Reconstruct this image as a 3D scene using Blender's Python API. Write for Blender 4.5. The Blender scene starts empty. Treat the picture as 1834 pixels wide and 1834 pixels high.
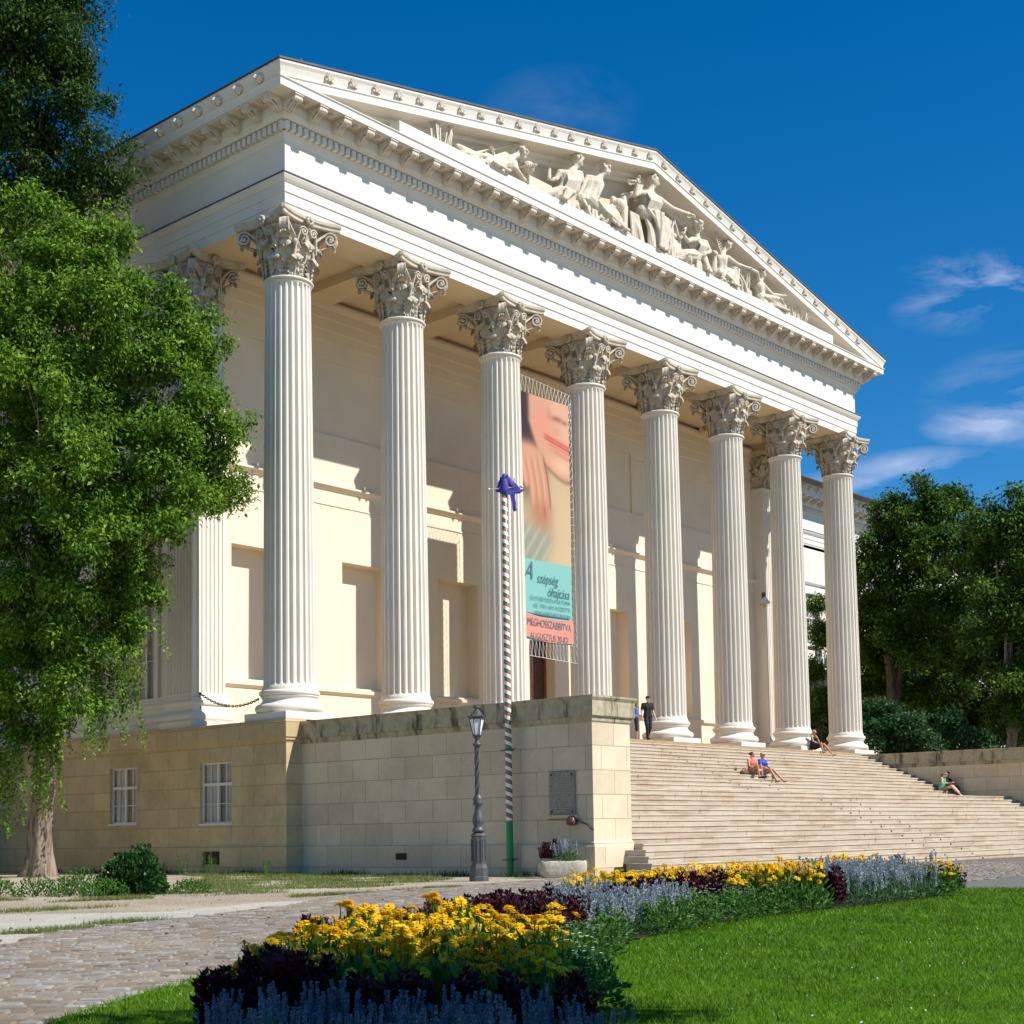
import bpy, math, random
import numpy as np
from mathutils import Vector, Matrix
R=math.radians
random.seed(7); rng=np.random.default_rng(11)
SC=bpy.context.scene; COL=SC.collection
G=-4.535; S=4.946; E=7*S; A_=0.70; H=15.4
# ------------------------------------------------------------------ helpers
class MB:
    def __init__(s): s.v=[]; s.f=[]; s.sm=[]
    def add(s,vs,fs,smooth=False):
        o=len(s.v); s.v.extend([tuple(p) for p in vs]); s.f.extend([tuple(i+o for i in f) for f in fs]); s.sm.extend([smooth]*len(fs)); return s
    def box(s,x0,x1,y0,y1,z0,z1,bev=0):
        if bev<=0:
            s.add([(x,y,z) for z in (z0,z1) for y in (y0,y1) for x in (x0,x1)],[(0,2,3,1),(4,5,7,6),(0,1,5,4),(2,6,7,3),(0,4,6,2),(1,3,7,5)])
        else:
            b=bev; vs=[];
            for (z,k) in ((z0,b),(z0+b,0),(z1-b,0),(z1,b)):
                a0,a1,c0,c1=x0+k,x1-k,y0+k,y1-k
                if k==0:
                    vs+=[(x0+b,y0,z),(x1-b,y0,z),(x1,y0+b,z),(x1,y1-b,z),(x1-b,y1,z),(x0+b,y1,z),(x0,y1-b,z),(x0,y0+b,z)]
                else:
                    vs+=[(a0,c0,z),(a1,c0,z),(a1,c0,z),(a1,c1,z),(a1,c1,z),(a0,c1,z),(a0,c1,z),(a0,c0,z)]
            fs=[]
            for l in range(3):
                for i in range(8):
                    j=(i+1)%8; fs.append((l*8+i,l*8+j,l*8+8+j,l*8+8+i))
            fs.append(tuple(range(7,-1,-1))); fs.append(tuple(range(24,32)))
            s.add(vs,fs)
        return s
    def grid(s,P,smooth=True,closeu=False,closev=False):
        n=len(P);m=len(P[0]); vs=[p for r in P for p in r]; fs=[]
        for i in range(n if closeu else n-1):
            for j in range(m if closev else m-1):
                i2=(i+1)%n;j2=(j+1)%m
                fs.append((i*m+j,i2*m+j,i2*m+j2,i*m+j2))
        s.add(vs,fs,smooth); return s
    def lathe(s,prof,seg=32,c=(0,0,0),smooth=True,cap=False,a0=0):
        P=[[(c[0]+r*math.cos(a0+2*math.pi*i/seg),c[1]+r*math.sin(a0+2*math.pi*i/seg),c[2]+z) for i in range(seg)] for r,z in prof]
        n=len(s.v); s.grid(P[::-1],smooth,closev=True)
        if cap:
            s.add(P[-1],[tuple(range(seg))]); s.add(P[0],[tuple(range(seg-1,-1,-1))])
        return s
    def tube(s,path,rad,seg=8,smooth=True,cap=True,flat=1.0):
        path=[Vector(p) for p in path]; n=len(path)
        if not hasattr(rad,'__len__'): rad=[rad]*n
        up=Vector((0,0,1)); rows=[]
        t0=(path[1]-path[0]).normalized()
        if abs(t0.dot(up))>.95: up=Vector((0,1,0))
        u=t0.cross(up).normalized()
        for i in range(n):
            t=(path[min(i+1,n-1)]-path[max(i-1,0)])
            if t.length<1e-9: t=t0
            t.normalize(); u=(u-t*u.dot(t)); u.normalize(); w=t.cross(u)
            rows.append([tuple(path[i]+(u*math.cos(2*math.pi*k/seg)+w*flat*math.sin(2*math.pi*k/seg))*rad[i]) for k in range(seg)])
        s.grid(rows[::-1],smooth,closev=True)
        if cap:
            s.add(rows[0],[tuple(range(seg))]); s.add(rows[-1],[tuple(range(seg-1,-1,-1))])
        return s
    def ell(s,c,r,seg=12,ring=8,rot=None,smooth=True):
        if not hasattr(r,'__len__'): r=(r,r,r)
        P=[]
        for i in range(ring+1):
            a=math.pi*i/ring; row=[]
            for k in range(seg):
                b=2*math.pi*k/seg; p=Vector((r[0]*math.sin(a)*math.cos(b),r[1]*math.sin(a)*math.sin(b),r[2]*math.cos(a)))
                if rot is not None: p=rot@p
                row.append((p.x+c[0],p.y+c[1],p.z+c[2]))
            P.append(row)
        s.grid(P,smooth,closev=True); return s
    def cone(s,p0,r0,p1,r1,seg=12):
        p0=Vector(p0);p1=Vector(p1); d=p1-p0; L=d.length
        if L<1e-6: return s.ell(p0,r0)
        d.normalize(); path=[];rad=[]
        for a in (90,60,30): path.append(p0-d*r0*math.sin(R(a))); rad.append(max(r0*math.cos(R(a)),.001))
        path.append(p0);rad.append(r0);path.append(p1);rad.append(r1)
        for a in (30,60,90): path.append(p1+d*r1*math.sin(R(a))); rad.append(max(r1*math.cos(R(a)),.001))
        return s.tube(path,rad,seg)
    def chain(s,pts,rads,seg=10):
        for i in range(len(pts)-1): s.cone(pts[i],rads[i],pts[i+1],rads[i+1],seg)
        return s
    def sweep(s,prof,path,smooth=False,closed=False):
        # prof (offset outward, z); path plan points [(x,y)], outward = right side of travel ; mitred
        n=len(path); rows=[]
        def nrm(a,b):
            dx,dy=b[0]-a[0],b[1]-a[1]; l=math.hypot(dx,dy); return (dy/l,-dx/l)
        for i in range(n):
            if closed: na=nrm(path[i-1],path[i]); nb=nrm(path[i],path[(i+1)%n])
            else:
                na=nrm(path[i-1],path[i]) if i>0 else nrm(path[0],path[1]); nb=nrm(path[i],path[i+1]) if i<n-1 else na
            k=1+na[0]*nb[0]+na[1]*nb[1]; mx,my=(na[0]+nb[0])/k,(na[1]+nb[1])/k
            rows.append([(path[i][0]+mx*o,path[i][1]+my*o,z) for o,z in prof])
        s.grid(rows,smooth,closeu=closed); return s
    def xf(s,M,start=0):
        for i in range(start,len(s.v)):
            p=M@Vector(s.v[i]); s.v[i]=(p.x,p.y,p.z)
        return s
def wloc(o):
    v=Vector((0,0,0))
    while o: v+=o.location; o=o.parent
    return v
def tag(o,label=None,cat=None,group=None,kind=None):
    if label: o['label']=label
    if cat: o['category']=cat
    if group: o['group']=group
    if kind: o['kind']=kind
    return o
def thing(name,label,cat,loc=(0,0,0),group=None,kind=None,rot=None):
    o=bpy.data.objects.new(name,None); COL.objects.link(o); o.location=loc; o.empty_display_size=.3
    if rot is not None: o.rotation_euler=rot
    return tag(o,label,cat,group,kind)
def P(name,mb,mat,parent=None,local=False,kind=None,label=None):
    v=np.array(mb.v,dtype=float)
    if parent is not None and not local: v=v-np.array(wloc(parent))
    me=bpy.data.meshes.new(name); me.from_pydata(v.tolist(),[],mb.f); me.polygons.foreach_set('use_smooth',mb.sm)
    me.materials.append(mat); me.update()
    o=bpy.data.objects.new(name,me); COL.objects.link(o); o.parent=parent
    if kind: o['kind']=kind
    if label: o['label']=label
    return o
def link(o,parent=None):
    COL.objects.link(o); o.parent=parent; return o
def dup(o,parent=None,loc=None,rot=None):
    c=o.copy(); COL.objects.link(c); c.parent=parent
    if loc is not None: c.location=loc
    if rot is not None: c.rotation_euler=rot
    for ch in o.children: dup(ch,c)
    return c
def npmesh(name,V,F,mat,parent=None,kind=None,smooth=False,k=4):
    me=bpy.data.meshes.new(name); V=np.asarray(V,dtype=np.float32); F=np.asarray(F,dtype=np.int32)
    me.vertices.add(len(V)); me.vertices.foreach_set('co',V.ravel()); me.loops.add(F.size); me.loops.foreach_set('vertex_index',F.ravel())
    me.polygons.add(len(F)); me.polygons.foreach_set('loop_start',np.arange(0,F.size,k,dtype=np.int32))
    try: me.polygons.foreach_set('loop_total',np.full(len(F),k,dtype=np.int32))
    except Exception: pass
    me.polygons.foreach_set('use_smooth',np.full(len(F),smooth)); me.materials.append(mat); me.update(calc_edges=True); me.validate()
    o=bpy.data.objects.new(name,me); COL.objects.link(o); o.parent=parent
    if kind: o['kind']=kind
    return o
def remesh(mb,vox,smooth_it=3,fac=.5):
    me=bpy.data.meshes.new('tmp'); me.from_pydata(mb.v,[],mb.f); o=bpy.data.objects.new('tmp',me); COL.objects.link(o)
    m=o.modifiers.new('r','REMESH'); m.mode='VOXEL'; m.voxel_size=vox; m.use_smooth_shade=True
    if smooth_it:
        m=o.modifiers.new('s','SMOOTH'); m.factor=fac; m.iterations=smooth_it
    dg=bpy.context.evaluated_depsgraph_get(); ev=o.evaluated_get(dg); out=bpy.data.meshes.new_from_object(ev)
    bpy.data.objects.remove(o); bpy.data.meshes.remove(me); return out
def PR(name,mb,vox,mat,parent,sm=3,local=False,fac=.5):
    if parent is not None and not local:
        w=wloc(parent); mb.v=[(x-w.x,y-w.y,z-w.z) for x,y,z in mb.v]
    me=remesh(mb,vox,sm,fac); me.name=name; me.materials.clear(); me.materials.append(mat)
    me.polygons.foreach_set('use_smooth',[True]*len(me.polygons))
    o=bpy.data.objects.new(name,me); COL.objects.link(o); o.parent=parent; return o
# ------------------------------------------------------------------ materials
class NT:
    def __init__(s,name):
        s.m=bpy.data.materials.new(name); s.m.use_nodes=True; s.t=s.m.node_tree; s.n=s.t.nodes; s.b=s.n['Principled BSDF']; s.L=s.t.links
    def node(s,t,**k):
        n=s.n.new(t)
        for a,b in k.items():
            if a.startswith('i_'): n.inputs[a[2:].replace('_',' ')].default_value=b
            else: setattr(n,a,b)
        return n
    def lk(s,a,b): s.L.new(a,b)
    def noise(s,scale,vec=None,detail=4,rough=.55,out=0):
        n=s.node('ShaderNodeTexNoise'); n.inputs['Scale'].default_value=scale; n.inputs['Detail'].default_value=detail; n.inputs['Roughness'].default_value=rough
        if vec is not None: s.lk(vec,n.inputs['Vector'])
        return n.outputs[out]
    def ramp(s,f,st):
        r=s.node('ShaderNodeValToRGB'); s.lk(f,r.inputs[0]); e=r.color_ramp.elements
        while len(e)<len(st): e.new(.5)
        for i,(p,c) in enumerate(st):
            e[i].position=p; e[i].color=(c,c,c,1) if not hasattr(c,'__len__') else (*c,1)
        return r.outputs[0]
    def mix(s,f,a,b,mode='MIX'):
        m=s.node('ShaderNodeMix',data_type='RGBA',blend_type=mode)
        for sock,x in ((m.inputs[0],f),(m.inputs[6],a),(m.inputs[7],b)):
            if hasattr(x,'links'): s.lk(x,sock)
            elif hasattr(x,'__len__'): sock.default_value=(*x[:3],1)
            else: sock.default_value=x if sock==m.inputs[0] else (x,x,x,1)
        return m.outputs[2]
    def math(s,op,a,b=0.0):
        m=s.node('ShaderNodeMath',operation=op)
        for sock,x in ((m.inputs[0],a),(m.inputs[1],b)):
            if hasattr(x,'links'): s.lk(x,sock)
            else: sock.default_value=x
        return m.outputs[0]
    def pos(s): return s.node('ShaderNodeNewGeometry').outputs['Position']
    def objc(s): return s.node('ShaderNodeTexCoord').outputs['Object']
    def scalev(s,v,sc):
        m=s.node('ShaderNodeVectorMath',operation='MULTIPLY'); s.lk(v,m.inputs[0]); m.inputs[1].default_value=sc; return m.outputs[0]
    def bump(s,h,strength=.3,dist=.02):
        b=s.node('ShaderNodeBump'); b.inputs['Strength'].default_value=strength; b.inputs['Distance'].default_value=dist; s.lk(h,b.inputs['Height'])
        s.lk(b.outputs[0],s.b.inputs['Normal'])
        return b.outputs[0]
    def col(s,c):
        if hasattr(c,'links'): s.lk(c,s.b.inputs['Base Color'])
        else: s.b.inputs['Base Color'].default_value=(*c,1)
    def set(s,rough=.7,metal=0,spec=.5):
        s.b.inputs['Roughness'].default_value=rough; s.b.inputs['Metallic'].default_value=metal; s.b.inputs['Specular IOR Level'].default_value=spec
    def wallvec(s,off=(0,0)):
        g=s.node('ShaderNodeNewGeometry'); sp=s.node('ShaderNodeSeparateXYZ'); s.lk(g.outputs['Position'],sp.inputs[0])
        sn=s.node('ShaderNodeSeparateXYZ'); s.lk(g.outputs['True Normal'],sn.inputs[0])
        ab=s.math('ABSOLUTE',sn.outputs[0]); gt=s.math('GREATER_THAN',ab,.5)
        mx=s.node('ShaderNodeMix'); s.lk(gt,mx.inputs[0]); s.lk(sp.outputs[0],mx.inputs[2]); s.lk(sp.outputs[1],mx.inputs[3])
        cb=s.node('ShaderNodeCombineXYZ'); s.lk(mx.outputs[0],cb.inputs[0]); s.lk(s.math('ADD',sp.outputs[2],off[1]),cb.inputs[1]); return cb.outputs[0]
def simple(name,c,rough=.6,metal=0,var=.0,scale=8,bump=0,spec=.5):
    t=NT(name); t.set(rough,metal,spec)
    if var>0:
        f=t.noise(scale,t.objc()); t.col(t.mix(t.ramp(f,[(.3,0),(.7,1)]),tuple(x*(1-var) for x in c),tuple(min(1,x*(1+var)) for x in c)))
        if bump: t.bump(f,bump,.01)
    else: t.col(c)
    return t.m
def plaster(name,c,dirt=.5,dc=(.42,.34,.24)):
    t=NT(name); t.set(.85,0,.2); p=t.pos(); f=t.noise(.7,p,5); f2=t.noise(6,p,5)
    c1=t.mix(t.ramp(f,[(.35,0),(.7,1)]),c,tuple(x*y for x,y in zip(c,(.93,.93,.92))))
    st=t.noise(1,t.scalev(p,(3.2,3.2,.35)),6,.65)
    c2=t.mix(t.math('MULTIPLY',t.ramp(st,[(.55,0),(.8,1)]),dirt*.5),c1,dc)
    c3=t.mix(t.math('MULTIPLY',t.ramp(f2,[(.62,0),(.8,1)]),dirt*.25),c2,dc)
    t.col(c3); t.bump(t.noise(25,p,4),.12,.01); return t.m
M={}
M['white']=plaster('white_painted_plaster',(.73,.685,.61),.42)
M['cream']=plaster('cream_portico_plaster',(.80,.685,.53),.22,(.5,.33,.18))
M['tymp']=plaster('warm_tympanum_plaster',(.66,.55,.41),.2,(.4,.3,.2))
M['ceil']=plaster('warm_ceiling_plaster',(.76,.61,.40),.12,(.5,.33,.18))
M['shaft']=plaster('column_limestone',(.755,.705,.615),.2,(.45,.40,.33))
def cap_mat():
    t=NT('weathered_carved_stone'); t.set(.9,0,.2); p=t.objc(); f=t.noise(3.0,p,6,.7); f2=t.noise(11,p,5,.6)
    c=t.mix(t.ramp(f,[(.42,0),(.72,1)]),(.58,.52,.42),(.40,.325,.235)); c=t.mix(t.math('MULTIPLY',t.ramp(f2,[(.55,0),(.75,1)]),.3),c,(.28,.21,.14))
    t.col(c); t.bump(f2,.3,.012); return t.m
M['capital']=cap_mat()
def statue_mat():
    t=NT('pale_statue_stone'); t.set(.85,0,.2); p=t.objc(); f=t.noise(2.5,p,5,.6); w=t.noise(5,t.scalev(p,(3,3,.8)),4)
    t.col(t.mix(t.ramp(f,[(.4,0),(.75,1)]),(.66,.60,.49),(.50,.42,.31))); t.bump(w,.7,.04); return t.m
M['statue']=statue_mat()
def orn_mat():
    t=NT('cornice_stone'); t.set(.9,0,.2); p=t.objc(); f=t.noise(6,p,5,.6)
    t.col(t.mix(t.ramp(f,[(.35,0),(.7,1)]),(.70,.64,.54),(.50,.43,.34))); t.bump(f,.4,.02); return t.m
M['ornament']=orn_mat()
def stone(name,ca,cb,mort,bw,rh,off,ms=.010,stain=.5,light=1):
    t=NT(name); t.set(.88,0,.25); wv=t.wallvec((0,off)); p=t.pos()
    b=t.node('ShaderNodeTexBrick'); t.lk(wv,b.inputs['Vector']); b.offset=.5; b.inputs['Scale'].default_value=1; b.inputs['Brick Width'].default_value=bw; b.inputs['Row Height'].default_value=rh
    b.inputs['Mortar Size'].default_value=ms; b.inputs['Mortar Smooth'].default_value=.3; b.inputs['Bias'].default_value=0
    b.inputs['Color1'].default_value=(*ca,1); b.inputs['Color2'].default_value=(*cb,1); b.inputs['Mortar'].default_value=(*mort,1)
    f=t.noise(.55,p,6,.65); f2=t.noise(5,p,6,.65)
    c=t.mix(t.math('MULTIPLY',t.ramp(f,[(.42,0),(.64,1)]),stain),b.outputs[0],tuple(x*.50 for x in ca))
    c=t.mix(t.math('MULTIPLY',t.ramp(f2,[(.5,0),(.75,1)]),.35),c,tuple(min(.9,x*1.35) for x in cb))
    t.col(c); h=t.math('ADD',t.math('MULTIPLY',b.outputs[1],-1.0),t.math('MULTIPLY',f2,.5)); t.bump(h,.5,.012); return t.m
M['podium']=stone('podium_limestone_blocks',(.64,.49,.275),(.53,.405,.22),(.32,.235,.12),1.05,.605,.70+3.025)
M['cheek']=stone('cheek_limestone_blocks',(.70,.59,.41),(.58,.475,.32),(.33,.25,.14),1.05,.605,.70+3.025,.009,.35)
def coping_mat():
    t=NT('mossy_coping_stone'); t.set(.92,0,.2); p=t.pos(); f=t.noise(1.0,t.scalev(p,(2.0,2.0,.45)),6,.72); f2=t.noise(6,p,6,.6)
    c=t.mix(t.ramp(f2,[(.35,0),(.7,1)]),(.46,.40,.28),(.34,.29,.19)); c=t.mix(t.math('MULTIPLY',t.ramp(f,[(.515,0),(.63,1)]),.92),c,(.07,.056,.033)); t.col(c); t.bump(f2,.5,.015); return t.m
M['coping']=coping_mat()
def step_mat():
    t=NT('worn_sandstone_steps'); t.set(.88,0,.25); p=t.pos()
    b=t.node('ShaderNodeTexBrick'); t.lk(t.wallvec((0,0)),b.inputs['Vector']); b.offset=.37; b.inputs['Scale'].default_value=1; b.inputs['Brick Width'].default_value=1.9; b.inputs['Row Height'].default_value=.15637
    b.inputs['Mortar Size'].default_value=.006; b.inputs['Color1'].default_value=(.47,.405,.31,1); b.inputs['Color2'].default_value=(.34,.255,.17,1); b.inputs['Mortar'].default_value=(.34,.26,.18,1)
    f=t.noise(1,t.scalev(p,(1.1,1.1,9)),6,.65); v=t.noise(1,t.scalev(p,(22,3,2)),4,.6); big=t.noise(.35,p,4,.6)
    c=t.mix(t.ramp(f,[(.38,0),(.66,1)]),b.outputs[0],(.50,.43,.335))
    c=t.mix(t.math('MULTIPLY',t.math('MULTIPLY',t.ramp(v,[(.48,0),(.68,1)]),t.ramp(big,[(.45,.15),(.62,1)])),.8),c,(.36,.235,.13))
    t.col(c); t.bump(f,.4,.012); return t.m
M['steps']=step_mat()
def ground_mat():
    t=NT('pale_gravel_ground'); t.set(.95,0,.2); p=t.pos(); f=t.noise(.35,p,6,.6); f2=t.noise(30,p,5,.7); f3=t.noise(1.6,p,6,.7)
    c=t.mix(t.ramp(f,[(.4,0),(.62,1)]),(.42,.355,.25),(.25,.18,.105)); c=t.mix(t.ramp(f2,[(.35,0),(.7,1)]),c,(.42,.38,.31)); c=t.mix(t.math('MULTIPLY',t.ramp(f3,[(.56,0),(.72,1)]),.5),c,(.26,.19,.11))
    t.col(c); t.bump(f2,.7,.02); return t.m
M['gravel']=ground_mat()
def cob_mat():
    t=NT('worn_paving_setts'); t.set(.75,0,.35); g=t.node('ShaderNodeNewGeometry'); p=t.pos(); r=g.outputs['Random Per Island']; f=t.noise(9,p,5,.65); big=t.noise(.5,p,5,.6)
    c=t.ramp(r,[(0,(.17,.13,.095)),(.35,(.26,.205,.15)),(.7,(.24,.225,.20)),(.93,(.31,.30,.28)),(1,(.40,.40,.38))]); c=t.mix(t.math('MULTIPLY',t.ramp(f,[(.35,0),(.7,1)]),.5),c,(.17,.135,.10)); c=t.mix(t.math('MULTIPLY',t.ramp(big,[(.45,0),(.7,1)]),.4),c,(.37,.31,.235))
    t.col(c); t.bump(f,.6,.012); return t.m
M['cobble']=cob_mat()
M['sand']=simple('sandy_joint',(.15,.12,.08),.95,0,.25,20,.4)
def wg():
    t=NT('white_gravel'); t.set(.95,0,.2); p=t.pos(); f=t.noise(1.2,p,6,.65); f2=t.noise(45,p,4,.7); f3=t.noise(4,p,6,.7)
    c=t.mix(t.ramp(f,[(.4,0),(.65,1)]),(.50,.47,.40),(.38,.33,.25)); c=t.mix(t.ramp(f2,[(.4,0),(.62,1)]),c,(.56,.53,.47)); c=t.mix(t.math('MULTIPLY',t.ramp(f3,[(.58,0),(.7,1)]),.5),c,(.30,.24,.15)); t.col(c); t.bump(f2,.8,.03); return t.m
M['whitegravel']=wg()
M['asphalt']=simple('asphalt',(.13,.125,.12),.9,0,.25,30,.5)
M['soil']=simple('dark_soil',(.045,.032,.02),.95,0,.3,12,.6)
def leafm(name,stops,trans=.35,rough=.5,tc=None,ps=None,tint=(.5,.55,.5)):
    t=NT(name); g=t.node('ShaderNodeNewGeometry'); c=t.ramp(g.outputs['Random Per Island'],stops)
    if ps: c=t.mix(t.ramp(t.noise(ps,g.outputs['Position'],3,.6),[(.40,0),(.62,1)]),c,t.mix(1.0,c,tint,'MULTIPLY'))
    t.col(c); t.set(rough,0,.18)
    tr=t.node('ShaderNodeBsdfTranslucent'); 
    if tc: t.lk(t.mix(1.0,c,tc,'MULTIPLY'),tr.inputs[0])
    else: t.lk(c,tr.inputs[0])
    mx=t.node('ShaderNodeMixShader'); mx.inputs[0].default_value=trans; out=t.n['Material Output']; t.lk(t.b.outputs[0],mx.inputs[1]); t.lk(tr.outputs[0],mx.inputs[2]); t.lk(mx.outputs[0],out.inputs[0]); return t.m
M['leafA']=leafm('elm_leaves',[(0,(.06,.13,.010)),(.5,(.145,.275,.020)),(1,(.38,.54,.07))],.45,ps=.9,tint=(.48,.60,.55))
M['leafB']=leafm('dark_elm_leaves',[(0,(.03,.07,.010)),(.6,(.055,.12,.018)),(1,(.10,.18,.035))],.3,ps=.9)
M['leafC']=leafm('park_tree_leaves',[(0,(.03,.075,.010)),(.6,(.08,.175,.020)),(1,(.25,.36,.05))],.35,ps=.7,tint=(.45,.55,.6))
M['leafD']=leafm('bluish_shrub_leaves',[(0,(.02,.06,.02)),(.6,(.04,.11,.04)),(1,(.08,.18,.07))],.3)
M['ivy']=leafm('ivy_leaves',[(0,(.012,.04,.012)),(.6,(.03,.09,.02)),(1,(.08,.17,.04))],.2,.35)
M['grass']=leafm('lawn_blades',[(0,(.075,.19,.006)),(.6,(.135,.31,.012)),(1,(.27,.42,.035))],.45,ps=1.3,tint=(.72,.70,.8))
M['dryg']=leafm('dry_grass_blades',[(0,(.10,.15,.03)),(.6,(.17,.22,.06)),(1,(.30,.30,.12))],.4)
M['yleaf']=leafm('daisy_leaves',[(0,(.04,.11,.015)),(.6,(.075,.18,.03)),(1,(.13,.27,.05))],.35)
M['petal']=leafm('yellow_petals',[(0,(.85,.48,.004)),(.5,(.93,.62,.008)),(1,(.96,.74,.03))],.35)
M['ycenter']=simple('golden_flower_centre',(.55,.26,.01),.8)
M['burg']=leafm('burgundy_leaves',[(0,(.022,.004,.008)),(.6,(.055,.009,.016)),(1,(.12,.025,.035))],.2,.4)
M['salv']=leafm('salvia_leaves',[(0,(.06,.13,.05)),(.6,(.11,.20,.08)),(1,(.20,.30,.16))],.3)
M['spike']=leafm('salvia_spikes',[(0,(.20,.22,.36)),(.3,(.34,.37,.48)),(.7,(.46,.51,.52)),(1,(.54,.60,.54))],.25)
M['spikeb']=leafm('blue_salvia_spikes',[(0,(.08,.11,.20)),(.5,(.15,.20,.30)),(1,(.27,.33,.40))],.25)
M['wpet']=leafm('white_petals',[(0,(.6,.62,.55)),(1,(.85,.85,.78))],.3)
def bark(name,c):
    t=NT(name); t.set(.92,0,.2); p=t.pos(); f=t.noise(1,t.scalev(p,(11,11,1.3)),6,.7); f2=t.noise(1.3,p,4)
    cc=t.mix(t.ramp(f,[(.40,0),(.58,1)]),tuple(x*.35 for x in c),c); cc=t.mix(t.math('MULTIPLY',t.ramp(f2,[(.4,0),(.7,1)]),.4),cc,tuple(x*.8 for x in c)); t.col(cc); t.bump(f,.9,.05); return t.m
M['bark']=bark('pale_grey_bark',(.36,.285,.21)); M['bark2']=bark('brown_bark',(.16,.11,.075))
M['iron']=simple('grey_painted_iron',(.085,.085,.085),.5,.2,.2,20,.1)
M['chain']=simple('rusty_chain_iron',(.09,.055,.03),.7,.5,.3,30)
M['bronze']=simple('weathered_plaque_stone',(.27,.24,.19),.75,0,.3,15,.4)
M['bronzet']=simple('plaque_lettering',(.36,.32,.25),.75)
M['brown']=simple('brown_bell_metal',(.16,.07,.055),.35,.3,.2,20)
M['roof']=simple('dark_sheet_metal_roof',(.10,.085,.075),.6,.2,.2,3)
M['wood']=simple('dark_door_wood',(.095,.035,.02),.5,0,.3,4)
M['woodl']=simple('door_frame_wood',(.30,.13,.05),.5,0,.2,4)
M['winw']=simple('white_window_paint',(.72,.70,.65),.5)
M['vent']=simple('rusty_vent_grille',(.05,.03,.02),.8)
M['curtain']=simple('beige_curtain',(.86,.80,.68),.9,0,.1,3)
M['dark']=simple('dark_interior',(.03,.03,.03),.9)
def glass_m():
    t=NT('window_glass'); t.col((.05,.06,.06)); t.set(.06,0,.6); t.b.inputs['Alpha'].default_value=.16; return t.m
M['glass']=glass_m()
def lampglass():
    t=NT('frosted_lamp_glass'); t.col((.72,.75,.68)); t.set(.5,0,.4); return t.m
M['lampglass']=lampglass()
M['trough']=simple('rough_trough_stone',(.44,.40,.31),.92,0,.25,14,.8)
def pole_mat():
    t=NT('striped_pole_paint'); t.set(.4,0,.5); o=t.objc(); sp=t.node('ShaderNodeSeparateXYZ'); t.lk(o,sp.inputs[0])
    a=t.math('ARCTAN2',sp.outputs[1],sp.outputs[0]); z=t.math('ADD',t.math('MULTIPLY',sp.outputs[2],-4.6),t.math('MULTIPLY',a,-.159)); fr=t.math('FRACT',t.math('ADD',z,50.0))
    r=t.node('ShaderNodeValToRGB'); t.lk(fr,r.inputs[0]); r.color_ramp.interpolation='CONSTANT'; e=r.color_ramp.elements; e.new(.5)
    for i,(p_,c) in enumerate([(0,(.004,.24,.07)),(.30,(.60,.06,.015)),(.57,(.80,.80,.80))]): e[i].position=p_; e[i].color=(*c,1)
    lo=t.math('LESS_THAN',sp.outputs[2],1.42); t.col(t.mix(lo,r.outputs[0],(.005,.23,.06))); return t.m
M['pole']=pole_mat()
M['gpaint']=simple('green_paint',(.02,.13,.04),.5); M['blueflag']=simple('violet_blue_flag_cloth',(.06,.05,.30),.7,0,.2,3); M['brass']=simple('pale_brass',(.65,.58,.40),.4,.4)
M['rope']=simple('white_rope',(.78,.76,.68),.8)
def skin(n,c): return simple(n,c,.55,0,.08,5)
M['skin']=skin('tanned_skin',(.50,.24,.13)); M['skinl']=skin('light_skin',(.66,.40,.27))
CL={k:simple(k+'_cloth',c,.85,0,.12,6) for k,c in dict(black=(.012,.012,.016),navy=(.02,.025,.045),blue=(.01,.16,.55),royal=(.05,.07,.42),orange=(.62,.14,.08),green=(.06,.42,.22),grey=(.22,.24,.30),khaki=(.28,.24,.16),jeans=(.08,.11,.17),beige=(.45,.38,.26),teal=(.10,.35,.27),white=(.75,.75,.72),red=(.5,.05,.06),brownc=(.12,.07,.04)).items()}
HR={k:simple(k+'_hair',c,.5,0,.25,20) for k,c in dict(brown=(.10,.045,.018),blond=(.45,.29,.12),dark=(.02,.014,.010)).items()}
# ------------------------------------------------------------------ the museum
mus=thing('museum_building','long white neoclassical museum with fluted portico columns and sculpted pediment','building',(0,0,G))
def wall_open(mb,axis,c,u0,u1,z0,z1,ops,depth,sgn,back=True):
    """wall sheet with recessed openings; axis 'x': plane x=c, u=y ; axis 'y': plane y=c,u=x ; sgn = direction of recess along axis"""
    us=sorted(set([u0,u1]+[o[0] for o in ops]+[o[1] for o in ops])); zs=sorted(set([z0,z1]+[o[2] for o in ops]+[o[3] for o in ops]))
    pt=(lambda u,z,d=0:(c+sgn*d,u,z)) if axis=='x' else (lambda u,z,d=0:(u,c+sgn*d,z))
    for i in range(len(us)-1):
        for j in range(len(zs)-1):
            um,zm=(us[i]+us[i+1])/2,(zs[j]+zs[j+1])/2
            if any(o[0]<um<o[1] and o[2]<zm<o[3] for o in ops): continue
            mb.add([pt(us[i],zs[j]),pt(us[i+1],zs[j]),pt(us[i+1],zs[j+1]),pt(us[i],zs[j+1])],[(0,1,2,3)])
    for o in ops:
        d=o[4] if len(o)>4 else depth
        a,b,z_,w=o[:4]
        mb.add([pt(a,z_),pt(a,z_,d),pt(a,w,d),pt(a,w)],[(0,1,2,3)]); mb.add([pt(b,z_),pt(b,z_,d),pt(b,w,d),pt(b,w)],[(3,2,1,0)])
        mb.add([pt(a,w),pt(a,w,d),pt(b,w,d),pt(b,w)],[(0,1,2,3)]); mb.add([pt(a,z_),pt(a,z_,d),pt(b,z_,d),pt(b,z_)],[(3,2,1,0)])
        if back: mb.add([pt(a,z_,d),pt(b,z_,d),pt(b,w,d),pt(a,w,d)],[(0,1,2,3)])
    return mb
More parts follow.
